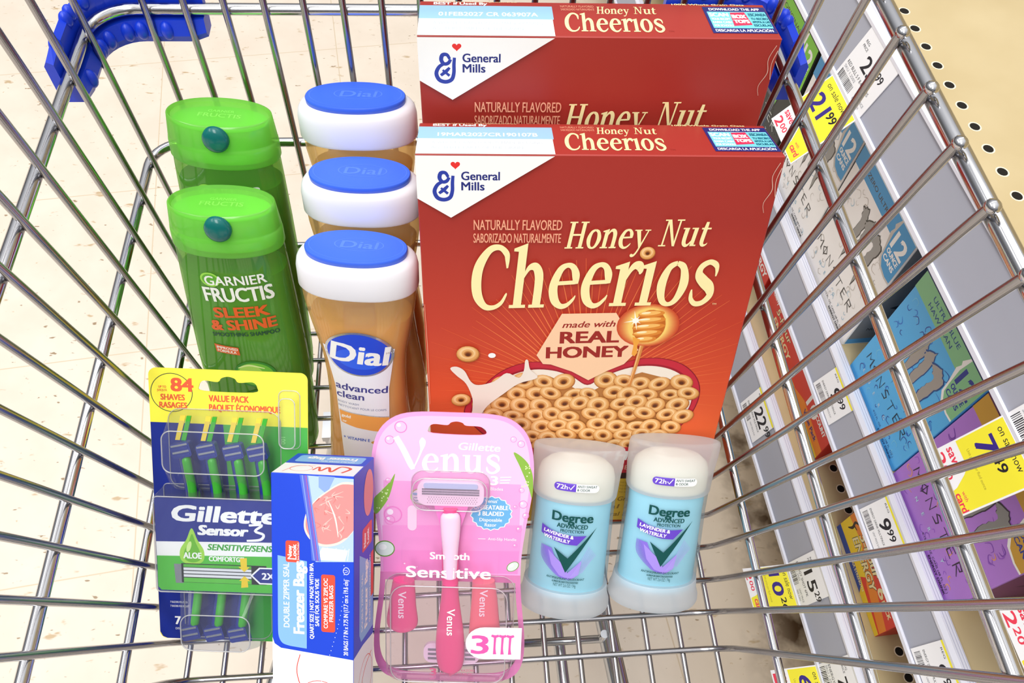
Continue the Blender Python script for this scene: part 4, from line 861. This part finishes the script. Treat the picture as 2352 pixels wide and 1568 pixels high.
A.poly([(p[0], p[1]) for p in cr_curve([(-36.6, 154.6, 0), (-40, 140, 0), (-44, 132, 0), (-49.4, 126, 0), (-50.6, 136, 0), (-45, 143, 0), (-40, 149, 0)], 5, True)], ALO)
A.poly([(p[0], p[1]) for p in cr_curve([(38.4, 172, 0), (43, 162, 0), (49, 148, 0), (51.4, 141, 0), (51.6, 154, 0), (49, 163, 0), (44, 169, 0)], 5, True)], ALO)
random.seed(2)
for k in range(14): A.ell(-46 + random.uniform(-2.5, 5), 136 + random.uniform(-6, 8), .5, .5, mat('#DDEEB0', .35), 8); A.ell(47.5 + random.uniform(-3, 3), 155 + random.uniform(-8, 8), .5, .5, mat('#DDEEB0', .35), 8)
def slice_(cx, cy, a, b, r): A.ell(cx, cy, a, b, ALD, 26, r); A.ell(cx, cy, a*.9, b*.86, mat('#DCE8E0', .35), 26, r); A.ell(cx - a*.2, cy + b*.2, a*.4, b*.36, mat('#F2F6F2', .35), 18, r)
slice_(-43.4, 101, 6.6, 6.0, .1); slice_(41, 90.5, 4.6, 3.2, .7)
for x, y, r in ((-41, 150, 1.8), (-40, 122, 3.4), (-38, 126, 6), (43, 178, 2.4), (38, 181, 2), (48, 128, 2.2), (44.6, 146, 1.8), (41, 134, 1.4), (-30, 90, 1.6), (-22, 88, 1.0), (-40, 178, 3), (44, 118, 2), (46, 136, 2.8), (42, 106, 1.5), (-33, 187, 4)):
    A.ell(x, y, r, r, PKD, 20, 0, .86); A.ell(x - r*.3, y + r*.3, r*.35, r*.35, mat('#FEE8F8', .35), 10)
A.text('Gillette', 16.4, 172.6, 5.0, WHT, 26.4, 'c', .03, .15, -.02)
serif(A, 'V', -36.4, 158.4, 15.4, 21, WHT, 0, 0, 0); serif(A, 'enus', -20.0, 156.6, 12.6, 51, WHT, 0, 0.03, 0.015)
A.text('3', 24.6, 149.2, 6.2, WHT, 4.4, bold=.04); A.text('Blades', 24.6, 145.4, 2.2, WHT, 8)
for k in range(3): A.line(30.6, 154.6 - k*2.0, 37.6 - k*.6, 155 - k*2.0, .7, WHT)
star = [(25.6 + (14.0 if i % 2 else 12.8)*math.cos(i*math.pi/18), 129 + (12.6 if i % 2 else 11.5)*math.sin(i*math.pi/18)) for i in range(36)]
A.poly(star, WHT); A.poly([(25.6 + (x-25.6)*.95, 129 + (y-129)*.95) for x, y in star], mat('#6EB4E6', .35))
A.text('Venus\'', 25.4, 136.6, 2.4, WHT, 8.4, 'c', .02); A.text('UNBEATABLE', 25.4, 131.8, 3.0, WHT, 22, 'c', .04); A.text('3 BLADED', 25.4, 127.4, 3.0, WHT, 16.6, 'c', .04); A.text('Disposable', 25.4, 123.2, 2.4, WHT, 14.6, 'c', .02); A.text('Razor', 25.4, 119.6, 2.4, WHT, 7.6, 'c', .02)
A.ell(-20.6, 139.4, 6.2, 5.8, mat('#B8C878', .35), 28); A.ell(-20.6, 139.4, 5.4, 5.1, mat('#F4F6FA', .35), 28)
for k in range(3): A.rect(-24.6, 136.2 + k*2.0, -16.6, 137 + k*2.0, mat('#A8B4C4', .3))
A.rect(-25.4, 140.6, -15.8, 142, mat('#9CCBE8', .35)); A.text('With Aloe', -20.4, 130, 2.4, WHT, 12, 'c')
A.rrect(-28.5, 115, -22.6, 133, 2.9, SOFT); A.text('Anti-Slip Handle', 24, 109.6, 2.0, WHT, 18.6); A.line(17.6, 110.4, 22.4, 110.4, .4, WHT)
A.emit(mb, front(0)); mb.build('card', vp)['label'] = 'pink hanging card with slot'
lower = [p for p in full if p[1] <= 86]; lower = [p for p in lower if p[0] > 0] + [p for p in lower if p[0] <= 0]
k_ = .955; inner = [(a*k_, 44 + (b-44)*k_) for a, b in lower if b < 85]; inner = inner + [(-44.2, 83.5), (44.2, 83.5)] if False else inner
mb = MB(); mb.prism(m2([(a, min(b, 84)) for a, b in lower]), PRIM, front(), -.0006, .0004, holes=[m2([(a*.925, 6 + b*.925) for a, b in [p for p in lower if p[1] < 82]])]); mb.build('pink_rim', vp)
bulge([sec(rrect_pts(-43, 6, 43, 83, 10), .2), sec(rrect_pts(-41.5, 7, 41.5, 83, 10), 10), sec(rrect_pts(-38, 9, 38, 82, 10), 13)], 'clear_blister', vp, PCLR)
mb = MB(); mb.loft([sec(rrect_pts(-32, 84, 32, 110, 4), .2), sec(rrect_pts(-31, 84.5, 31, 109.5, 4), 13.4)], FILM, caps=(False, True), smooth=False); mb.build('clear_film', vp)
mb = MB(); A = Art(); A.text('Smooth', .0, 102.6, 5.0, WHT, 25, 'c', .04); A.text('Sensitive', -.6, 89.2, 8.0, WHT, 54, 'c', .04); A.emit(mb, lambda u, v, h: (u, -.0136 - h, v)); mb.build('printed_name', vp)
bulge([sec(rrect_pts(-26, 134, 24, 158, 8), .2), sec(rrect_pts(-24.5, 135, 22.5, 157, 8), 10)], 'clear_blister', vp, PCLR)
mb = MB(); mb.prism(m2([(24 + 12.4*math.cos(math.radians(a)), 41 + 12.2*math.sin(math.radians(a))) for a in range(90, 271, 15)] + [(48.4, 29.4), (48.4, 53.4)]), mat('#F8F2F8', .35), front(), .0136, .0140)
A = Art(); A.text('3', 15.6, 33.2, 14, mat('#EE62B4', .35), 11, bold=.03)
for x in (31, 36, 41): A.stroke([(x, 46 - (x-31)*.0, 1.6), (x - .2, 38, 1.4), (x, 33, 2.2)], mat('#EE62B4', .35)); A.stroke([(x - 2.4, 47.4, 1.6), (x, 46.6, 2), (x + 2.4, 47.4, 1.6)], mat('#EE62B4', .35))
A.emit(mb, lambda u, v, h: (u, -.0140 - h, v)); mb.build('count_sticker', vp)['label'] = 'white count sticker'
mb = MB(); A = Art(); A.text('3', -29, 4.6, 5.6, HOT, 4.4, bold=.05); A.text('DISPOSABLE RAZORS', -22, 8, 1.8, HOT, 24); A.text('RASOIRS JETABLES', -22, 5, 1.8, HOT, 22)
A.items = [([(x + 16, y) for x, y in v], f, m) for v, f, m in A.items]
A.emit(mb, lambda u, v, h: (u, -.0005 - h, v)); mb.build('base_print', vp)
def handle(par, pts, wid, m, name, y=.008, th=.0042):
    """flat tapered handle: pts (u, v) in mm along it, wid half widths"""
    c = cr_curve([(p[0], p[1], w, yy) for p, w, yy in zip(pts, wid, y if isinstance(y, (list, tuple)) else [y*1e3]*len(pts))], 6); rings = []
    for i, (u, v, w, yy) in enumerate(c):
        a = c[max(0, i-1)]; b = c[min(len(c)-1, i+1)]; dx, dz = b[0]-a[0], b[1]-a[1]; l = math.hypot(dx, dz); nx, nz = -dz/l, dx/l
        rings.append([((u + nx*w*math.cos(t))*1e-3, -yy*1e-3 - th*math.sin(t)*min(1, .35 + w/9), (v + nz*w*math.cos(t))*1e-3) for t in [2*math.pi*k/18 for k in range(18)]])
    mb = MB(); mb.loft(rings, m); return mb, mb
def pink_razor(par, dx, v_top, v_bot, m, wid, yy, vtext, full_head=True):
    mb, _ = handle(par, [(dx[0], v_top), (dx[1], v_top*.75 + v_bot*.25), (dx[2], v_top*.5 + v_bot*.5), (dx[3], v_top*.2 + v_bot*.8), (dx[4], v_bot + 2), (dx[4], v_bot)], wid, m, 'razor', yy)
    A = Art(); y_f = (yy*1e3 if not isinstance(yy, (list, tuple)) else yy[3]) + 4.6
    A.text('Venus', vtext[0], vtext[1], 5.2, WHT, 20, bold=.02, rot=-VT)
    A.emit(mb, lambda u, v, h: (u, -y_f*1e-3 - h, v))
    o = mb.build('razor', par); o['label'] = 'pink handled razor'; return o
rz = pink_razor(vp, (-.5, 0, .4, 1.0, 1.6), 136, 16, HOT, (4.5, 5.4, 5.6, 9.5, 8, 1), .0088, (-1.0, 66))
mb, _ = handle(rz, [(-.3, 134.6), (-.2, 132), (0, 122), (.2, 106), (.3, 88)], (1.5, 6.0, 6.3, 5.0, 4.3), mat('#FBD2EC', .3), 'grip', .0106); mb.build('grip_pad', rz)['label'] = 'pale grip pad'
mb = MB(); q = lambda a, b, y: (a, -y, b)
mb.prism(m2(rrect_pts(-21.6, 137.4, 20.6, 154.4, 6)), mat('#F8F4F9', .3), q, .0050, .0080)
mb.prism(m2(rrect_pts(-17.6, 149.8, 16.6, 153.2, 1.5)), mat('#BFE0F4', .3), q, .0080, .0090)
for k in range(3): mb.prism(m2([(-18.6, 145.2 + k*1.6), (17.6, 145.2 + k*1.6), (17.6, 146.2 + k*1.6), (-18.6, 146.2 + k*1.6)]), BLD, q, .0080, .0086)
A = Art()
for j in range(4):
    for i in range(20): A.ell(-15 + i*1.6 + (j % 2)*.8, 139.4 + j*1.3, .35, .35, mat('#A898A8', .4), 6)
A.emit(mb, lambda u, v, h: (u, -.0080 - h, v)); mb.build('razor_head', rz)['label'] = 'white three blade head'
mb = MB(); mb.prism(m2([(-11, 137.5), (11, 137.5), (6.4, 122), (5, 108), (-5, 108), (-6.4, 122)]), PKD, q, .0045, .0075); mb.build('razor_neck', rz)
pink_razor(vp, (-30, -30.5, -30.8, -31, -31), 83, 44.5, HOT, (7, 8.2, 9.0, 10.4, 8.4, 1), .0072, (-33, 77))
pink_razor(vp, (22, 23, 23.4, 24, 24.4), 83, 30, mat('#F47C86', .28, 0, .5), (7.4, 8.6, 9.6, 10.6, 8.6, 1), .0058, (20, 79))
mb = MB(); mb.prism(m2(rrect_pts(-17, 17.6, 21, 33, 6)), mat('#F4ECF4', .3), q, .0020, .0045)
for k in range(3):
    for s in (-1, 1): mb.prism(m2([(2 + s*9, 20.6 + k*3.4), (2 + s*16, 20.6 + k*3.4), (2 + s*16, 22.4 + k*3.4), (2 + s*9, 22.4 + k*3.4)]), BLD, q, .0045, .0050)
mb.build('spare_head', vp)['label'] = 'white blade head behind the middle handle'
# ------------------------------------------------------------------ drink cartons on the middle shelf
def face_x(x0, y0, z0): return lambda u, v, h: (x0 - h, y0 - u, z0 + v)
def claw(A, cx, cy, w, h, m, edge):
    """three torn claw marks"""
    def torn(pts, k):
        random.seed(k); o = []
        for i in range(len(pts)):
            (x0, y0), (x1, y1) = pts[i], pts[(i+1) % len(pts)]
            for j in range(5):
                t = j/5; q = .018 if j else 0; o.append((x0 + (x1-x0)*t + random.uniform(-q, q), y0 + (y1-y0)*t + random.uniform(-q, q)))
        return o
    S3 = [[(-.50, .42), (-.34, .50), (-.22, .30), (-.25, .0), (-.33, -.50), (-.42, .05), (-.40, .28)],
          [(-.26, .34), (-.06, .50), (.02, .26), (.0, -.06), (-.08, -.42), (-.17, -.02), (-.16, .24)],
          [(.0, .34), (.22, .46), (.42, .36), (.38, .02), (.28, -.50), (.18, .0), (.22, .26), (.10, .30)]]
    for i, pts in enumerate(S3):
        P = torn(pts, i + 3); gx = sum(p[0] for p in P)/len(P); gy = sum(p[1] for p in P)/len(P)
        A.poly([(cx + w*(gx + (x-gx)*1.16), cy + h*(gy + (y-gy)*1.07)) for x, y in P], edge)
        A.poly([(cx + w*x, cy + h*y) for x, y in P], m)
def gothic(A, s_, x, y, h, w, m):
    """angular hand cut capitals"""
    D = {'M': [[(0, 0), (.08, 1), (.32, .45), (.56, 1), (.62, 0), (.74, -.14)]], 'O': [[(.3, 1), (.02, .55), (.3, 0), (.58, .5), (.3, 1)], [(.3, 1.16), (.3, -.16)]], 'N': [[(.02, -.1), (.06, 1), (.5, 0), (.54, 1.12)]],
         'S': [[(.5, .95), (.2, 1), (.06, .7), (.46, .42), (.4, .06), (.02, 0)]], 'T': [[(-.04, .92), (.6, 1)], [(.3, 1), (.26, -.14)]], 'E': [[(.5, 1), (.06, .96), (.1, .05), (.56, 0)], [(.1, .52), (.42, .54)]], 'R': [[(.06, -.1), (.08, 1), (.5, .86), (.46, .54), (.12, .5), (.58, -.16)]]}
    k = w/(len(s_)*.82)
    for i, ch in enumerate(s_):
        for st in D[ch]:
            n = len(st); A.stroke([(x + (i*.82 + a)*k, y + b*h, h*(.17 if j not in (0, n-1) else .08)) for j, (a, b) in enumerate(st)], m, smooth=False)
def carton(label, y0, base, top, band, bandtext, ink, art, mark, x0=.3725, depth=.16, hgt=.158, badge=True, textc=None, extra=None, end=None, w=.1165):
    t = thing('drink_carton', label, 'drink carton', 'drink cartons on the middle shelf', None, (x0, y0, .3171))
    mb = MB(); mb.box(0, -w, 0, depth, 0, hgt, mat(base, .4), .0012)
    A = Art()
    random.seed(int(y0*1000))
    for i in range(70):       # printed line drawings
        a, b = random.uniform(5, 108), random.uniform(5, 122)
        if 34 < a < 92 and 52 < b < 112 and i % 3: continue
        r = random.uniform(2, 7); q = random.uniform(0, 6.3); c = mat(art[i % len(art)], .4)
        A.stroke([(max(2, min(114, a + r*math.cos(q + j*1.3)*(.4 + j*.2))), max(2, min(126, b + r*math.sin(q + j*1.3)*(.4 + j*.2))), (.35, .8, .9, .35)[j]) for j in range(4)], c, n=4)
    if extra: extra(A)
    claw(A, 66, 84, 50, 66, mat(mark, .35), mat(ink, .4))
    gothic(A, 'MONSTER', 10, 30, 9.5, 92, mat(textc or ink, .4))
    for i, ch in enumerate('ENERGY'): A.text(ch, 18 + i*13, 17.5, 3.8, mat('#BFE0F4' if base != '#FAF9F7' else '#9CC4D8', .4), None, 'c', .03)
    A.text('4/12 FL. OZ. CANS (48 FL. OZ.)', 56, 8, 2.6, mat(ink, .4), 50); A.text('ENERGY DRINK', 74, 3.6, 2.8, mat(ink, .4), 32, bold=.03)
    A.rect(.4, 128, 116, 148, mat(band, .4)); A.rect(.4, 148, 116, 157.6, mat(top, .4))
    A.text(bandtext[0], 24, 139.4 if len(bandtext) > 1 else 134.6, 4.4, mat(ink, .4), 50, bold=.02)
    if len(bandtext) > 1: A.text(bandtext[1], 24, 131.6, 4.4, mat(ink, .4), 44, bold=.02)
    if badge:
        A.poly([(90, 104), (96, 98), (108, 96), (116, 97), (116, 148), (88, 148), (84, 139), (86, 136), (84, 130), (88, 116)], WHT if base != '#FAF9F7' else mat('#C8C4BE', .4)); A.poly([(92, 106), (98, 100), (108, 98), (116, 99), (116, 148), (90, 148), (88, 132), (90, 116)], mat(band, .4))
        bc = WHT if base in ('#FAF9F7', '#20221F') else mat('#2A3A96', .4)
        A.text('12', 92, 122, 17, bc, 20, bold=.05); A.text('OUNCE', 92.4, 115, 5.0, bc, 20, bold=.05); A.text('CANS', 92.8, 107.6, 5.0, bc, 19, bold=.05)
    kw = w/.1165; A.emit(mb, lambda u, v, h: (-h, -u*kw, v))
    A = Art()                 # the end facing the camera side
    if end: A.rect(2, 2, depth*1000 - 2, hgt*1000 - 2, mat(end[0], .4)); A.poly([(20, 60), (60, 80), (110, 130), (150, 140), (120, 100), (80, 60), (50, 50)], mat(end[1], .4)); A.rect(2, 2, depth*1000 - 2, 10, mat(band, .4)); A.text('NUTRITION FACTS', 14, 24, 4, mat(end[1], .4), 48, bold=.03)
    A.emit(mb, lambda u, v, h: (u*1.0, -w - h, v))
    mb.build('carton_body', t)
    mb = MB(); mb.rr = 0
    mb.loft([[(depth*.35 + .022*math.cos(a), -w/2 + .012*math.sin(a), hgt + d) for a in [2*math.pi*i/20 for i in range(20)]] for d in (0.0001, .0007)], mat(band, .45)); mb.build('handle_flap', t)
    return t
WA = ('#D6D2CC', '#C4BDB4', '#E0DCD6', '#B4D0E0')
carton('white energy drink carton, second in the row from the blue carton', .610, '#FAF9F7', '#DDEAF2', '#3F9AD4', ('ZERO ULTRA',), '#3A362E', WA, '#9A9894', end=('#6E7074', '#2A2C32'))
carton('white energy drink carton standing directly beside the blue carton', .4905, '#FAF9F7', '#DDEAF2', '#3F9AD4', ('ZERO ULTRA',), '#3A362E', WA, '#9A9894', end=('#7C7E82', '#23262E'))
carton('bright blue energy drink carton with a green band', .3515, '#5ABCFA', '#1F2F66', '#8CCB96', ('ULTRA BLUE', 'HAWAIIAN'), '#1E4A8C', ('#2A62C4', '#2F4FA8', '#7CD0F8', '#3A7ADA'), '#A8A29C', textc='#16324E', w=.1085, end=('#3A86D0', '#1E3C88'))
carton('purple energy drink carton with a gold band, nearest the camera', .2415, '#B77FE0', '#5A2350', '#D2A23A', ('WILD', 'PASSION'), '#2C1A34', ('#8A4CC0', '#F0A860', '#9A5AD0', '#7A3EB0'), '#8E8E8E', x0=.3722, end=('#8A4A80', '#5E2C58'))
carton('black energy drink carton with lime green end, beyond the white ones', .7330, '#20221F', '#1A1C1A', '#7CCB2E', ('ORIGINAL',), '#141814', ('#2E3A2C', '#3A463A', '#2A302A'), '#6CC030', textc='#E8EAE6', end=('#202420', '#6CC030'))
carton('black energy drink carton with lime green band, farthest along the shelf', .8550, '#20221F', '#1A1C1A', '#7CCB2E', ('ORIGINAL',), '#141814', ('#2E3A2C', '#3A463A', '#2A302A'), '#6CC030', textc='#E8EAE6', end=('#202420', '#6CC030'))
# ------------------------------------------------------------------ small boxes on the bottom shelf
def shot_box(label, y0, w, lead, kind, x0=.3725, hgt=.072):
    t = thing('energy_shot_box', label, 'box', 'boxes on the bottom shelf', None, (x0, y0, .1911)); mb = MB(); W_ = w*1000; H = hgt*1000
    mb.box(0, -w, 0, .06, 0, hgt, mat('#D8322A', .4), .0008); A = Art()
    Yl = mat('#F6D22E', .4); Or = mat('#F08A2A', .4); Bl = mat('#2448A4', .4); Pu = mat('#2C2A6E', .4); Cr = mat('#F4E6B0', .4); Bk = mat('#2A1C10', .4)
    A.rect(.3, .3, W_ - .3, H - .3, mat('#E2382A', .4))
    if kind == 'six':
        A.poly([(.3, .3), (W_*.62, .3), (W_*.55, 12), (.3, 14)], Bl); A.poly([(.3, 10), (26, 16), (W_*.5, 12), (W_ - .3, 8), (W_ - .3, .3), (W_*.62, .3), (W_*.55, 10)], Yl)
        A.poly([(.3, 10), (W_*.5, 11), (W_*.55, 26), (30, 40), (.3, 46)], Yl); A.poly([(.3, 32), (28, 36), (W_*.6, 18), (W_ - .3, 10), (W_ - .3, 24), (W_*.6, 34), (.3, 54)], Or)
        A.rect(.3, H - 18, W_ - .3, H - .3, Pu); A.rect(W_*.36, H - 18, W_*.66, H - .3, Bl); A.rect(W_*.66, H - 18, W_ - .3, H - .3, Or)
        A.text('Berry', 4, 46, 6.5, WHT, 20, bold=.03); A.text('5-hour', 22, 36, 11, Bk, 40, bold=.09, shear=.15); A.text('5-hour', 22, 36, 11, Cr, 40, bold=.04, shear=.15); A.text('ENERGY', 20, 22, 11, Bk, 50, bold=.09, shear=.15); A.text('ENERGY', 20, 22, 11, Cr, 50, bold=.04, shear=.15)
        A.stroke([(8, 22, 1), (11, 30, 3), (9, 38, 2.6), (13, 43, 2)], Bk); A.stroke([(11, 34, 2), (16, 36, 1)], Bk); A.ell(12.6, 45, 1.8, 1.8, Bk, 12)
        A.text('6', 72, 33, 12, Cr, 9, bold=.05); A.text('PACK', 83, 34, 6, Cr, 16, bold=.05); A.text('EXTRA STRENGTH', 30, 6, 4, Cr, 36, bold=.04)
    elif kind == 'ten':
        A.rect(.3, .3, W_*.62, 12, Bl); A.poly([(W_*.3, .3), (W_ - .3, .3), (W_ - .3, 9), (W_*.62, 14), (W_*.3, 12)], Yl); A.poly([(W_*.55, 10), (W_ - .3, 8), (W_ - .3, 22), (W_*.7, 24)], Or)
        A.rect(.3, H - 22, W_*.6, H - .3, mat('#1C2250', .4)); A.rect(W_*.45, H - 20, W_*.62, H - .3, Bl); A.rect(W_*.6, H - 22, W_*.72, H - .3, Or)
        A.text('5-hour', 28, 32, 9, Bk, 44, bold=.08, shear=.15); A.text('5-hour', 28, 32, 9, Cr, 44, bold=.03, shear=.15); A.text('ENERGY', 30, 18, 9, Cr, 54, bold=.05, shear=.15); A.text('Cherry', 8, 40, 6, WHT, 17, bold=.03)
        A.text('10', W_*.72, 26, 17, WHT, 22, bold=.05); A.text('COUNT', W_*.83, 34, 6.4, WHT, 24, bold=.05); A.text('Value Pack', W_*.74, 14, 6.4, mat('#3A2A7A', .4), 36, bold=.05)
    else:
        A.rect(.3, .3, W_ - .3, 16, mat('#3A2420', .4)); A.text('ENERGY', 6, 30, 10, WHT, W_ - 14, bold=.05, shear=.15); A.rect(.3, H - 16, W_ - .3, H - .3, mat('#7E1820', .4))
    A.emit(mb, face_x(0, 0, 0)); mb.build('box_body', t)
    mb = MB(); mb.box(.004, -w + .004, hgt, .056, -.004, hgt + .0006, mat('#2C2A6E' if kind == 'six' else '#B4262A', .4)); mb.build('lid', t)
    return t
shot_box('small red and yellow energy shot six pack, alone on the bottom shelf', .2365, .1065, 0, 'six')
shot_box('long red ten count energy shot box with blue corner', .5050, .1960, 0, 'ten')
shot_box('dark red box just beyond the ten count box', .5800, .062, 0, 'dark')
shot_box('dark red box at the far end of the bottom shelf', .6560, .066, 0, 'dark')
# ------------------------------------------------------------------ price tags
PAP = mat('#F7F7F9', .55); TY = mat('#F7EC3A', .5, name='tag_yellow'); INK = mat('#25222A', .5); VIO = mat('#3A2A86', .5); TR = mat('#EE4058', .5); FNT = mat('#8E8E96', .5)
def bars(A, x, y, w, h, k=18, vert=False):
    random.seed(int(x*7 + y)); p = 0
    for i in range(k):
        b = w/k*random.choice((.3, .45, .6)); A.rect(x + p, y, x + p + b, y + h, INK); p += w/k
def rail_frame(x, zt, hh, k0=.10):
    """bottom point and direction of a sloping rail face, k0 = how far up the tag starts"""
    L = math.hypot(TILT, hh); tx, tz = TILT/L, hh/L; s0 = L*k0
    return (x - TILT + tx*s0, zt - hh + tz*s0), (tx, tz), L*(1 - k0) - .001
def price_strip(label, y0, w, deck, price, cents, lines):
    (xb, zb), (tx, tz), hgt = rail_frame(*DECKS[deck]); W_ = w*1000; H = hgt*1000
    t = thing('price_tag', label, 'price tag', 'price tags on the shelf rails', None, (xb, y0, zb)); mb = MB()
    m = lambda u, v, h: (tx*v - tz*h, -u, tz*v + tx*h)
    mb.prism([(0, 0), (w, 0), (w, hgt), (0, hgt)], PAP, m, .0006, .0014); A = Art(); k = H/46
    A.rect(0, H - 5.4*k, W_, H, TY); kx = W_/50
    A.text(price, 20*kx, H*.42, 16*k, INK, 11*len(price)*kx, bold=.03); A.text(cents, 20*kx + 12*len(price)*kx, H*.56, 9*k, INK, 12*kx, bold=.02)
    A.text(lines[0], 4*kx, H*.31, 2.8*k, INK, W_*.8); A.text(lines[1], 6*kx, H*.80, 2.4*k, INK, W_*.2)
    bars(A, 4*kx, H*.06, W_*.42, 8*k); A.text(lines[2], W_*.54, H*.14, 2.4*k, FNT, W_*.34)
    A.emit(mb, lambda u, v, h: m(u, v, .0014 + h)); mb.build('tag_sheet', t); return t
T3 = ('ENERGY DRINK MULTIPACK', 'REG', 'UNIT PRICE 0.41')
price_strip('white price tag with yellow top edge reading 9.99, above the ten count red box', .352, .046, 1, '9', '99', T3)
price_strip('white price tag reading 9.99 above the six pack box', .2225, .042, 1, '9', '99', T3)
price_strip('white price tag reading 9.99 at the bottom right of the middle rail', .104, .042, 1, '9', '99', T3)
price_strip('white price tag reading 22.99 on the lowest rail beside the cereal box', .402, .050, 2, '22', '99', T3)
def sale_tag(label, y0, w, deck, reg, now, save, flap, dirx=-.63, dirz=-.77):
    """price card on the rail with a yellow sale flap standing out below it"""
    (xb, zb), (tx, tz), hgt = rail_frame(*DECKS[deck], .0)
    t = thing('sale_tag', label, 'sale tag', 'yellow sale tags on the shelf rails', None, (xb, y0, zb)); W_ = w*1000; H = hgt*1000
    cm = lambda u, v, h: (tx*v - tz*h, -u, tz*v + tx*h)
    mb = MB(); mb.prism([(0, 0), (w, 0), (w, hgt), (0, hgt)], PAP, cm, .0006, .0014); A = Art()
    A.text(reg[0], W_*.34, H*.46, 12.5, INK, 10*len(reg[0]), bold=.03); A.text(reg[1], W_*.36 + 10.4*len(reg[0]), H*.58, 7, INK, 9.5, bold=.02)
    A.text('REG', W_*.1, H*.76, 2.4, INK, 7); A.text('PRICE', W_*.1, H*.68, 2.4, INK, 9); A.text(reg[2], W_*.06, H*.32, 3.0, INK, W_*.78); A.text('SKU 1.2502', W_*.06, H*.24, 2.4, FNT, W_*.4); bars(A, W_*.06, H*.06, W_*.46, 7.5, 16)
    A.text('UNIT PRICE', W_*.62, H*.16, 2.4, FNT, W_*.3); A.text('PER CAN', W_*.62, H*.08, 2.2, FNT, W_*.24)
    A.emit(mb, lambda u, v, h: cm(u, v, .0014 + h)); mb.build('price_card', t)
    L_ = math.hypot(dirx, dirz); dx, dz = dirx/L_, dirz/L_; nx, nz = dz, -dx
    F = flap*1000
    def fm(u, v, h): s_ = (F - v*1000)*1e-3 if False else flap - v; return (-.0026 + dx*s_ + nx*h, -u, dz*s_ + nz*h)
    mb = MB(); mb.prism([(0, 0), (w, 0), (w, flap), (0, flap)], PAP, fm, -.0006, 0); A = Art(); y1 = F*.36
    A.rect(1.2, y1, W_ - 1.2, F - .3, TY); A.poly([(p[0], p[1]) for p in [(W_*.42, y1 + .2), (W_*.5, y1 - F*.07), (W_*.62, F*.14), (W_*.66, .8), (W_ - 1.2, .8), (W_ - 1.2, y1 + .2)]], TY)
    A.text('on sale now', W_*.12, F*.88, 4.6, INK, W_*.66)
    n = now[0]; A.text(n, W_*.16, F*.56, F*.24, VIO, 11.5*len(n), bold=.05); A.text(now[1], W_*.20 + 11.8*len(n), F*.68, F*.12, VIO if False else INK, 12, bold=.03)
    A.text('Unit price per fluid ounce', W_*.2, F*.44, 2.0, mat('#A89A30', .5), W_*.6)
    A.text('save', 3, F*.21, 6, TR, 16, bold=.03); A.text(save[0], 3.5, F*.03, F*.13, TR, 8.4, bold=.04); A.text(save[1], 13, F*.07, F*.08, TR, 10, bold=.03)
    A.text('with', W_*.70, F*.17, 2.6, TR, 7); A.text('card', W_*.70, F*.08, 5, TR, 13, bold=.04)
    A.emit(mb, fm); mb.build('sale_flap', t)['label'] = 'yellow flap standing out from the rail'
    return t
sale_tag('yellow sale tag reading 21.99 in front of the white cartons', .539, .0575, 0, ('23', '99', 'RED BULL 5 F 8.4OZ 12S'), ('21', '99'), ('2', '00'), .0615)
sale_tag('yellow sale tag reading 7.49 in front of the purple carton', .2075, .0480, 0, ('9', '49', 'MONSTER WILD 4PK'), ('7', '49'), ('2', '00'), .058, -.36, -.93)
sale_tag('sale tag reading save 2.20 at the lower right edge of the picture', .1000, .0480, 0, ('9', '69', 'MONSTER 4PK'), ('7', '49'), ('2', '20'), .058, -.36, -.93)
sale_tag('yellow sale tag standing out from the lowest rail just right of the deodorant sticks', .2165, .0450, 2, ('15', '29', 'ENERGY SHOT 6PK'), ('10', '26'), ('2', '00'), .046, -1.0, .02)
sale_tag('yellow sale tag on the lowest rail at the bottom of the picture', .1180, .0500, 2, ('7', '49', 'ENERGY SHOT 2PK'), ('6', '49'), ('1', '00'), .046, -1.0, .02)
# the shelving stands at a slight angle to the cart
RZ = Matrix.Translation((.36, .45, 0)) @ Matrix.Rotation(math.radians(3.0), 4, 'Z') @ Matrix.Translation((-.36, -.45, 0))
for o in COL.objects:
    if o.parent is None and o.get('category') in ('shelf', 'drink carton', 'price tag', 'sale tag') or (o.parent is None and o.name.startswith('energy_shot_box')):
        o.matrix_world = RZ @ Matrix.Translation(o.location)
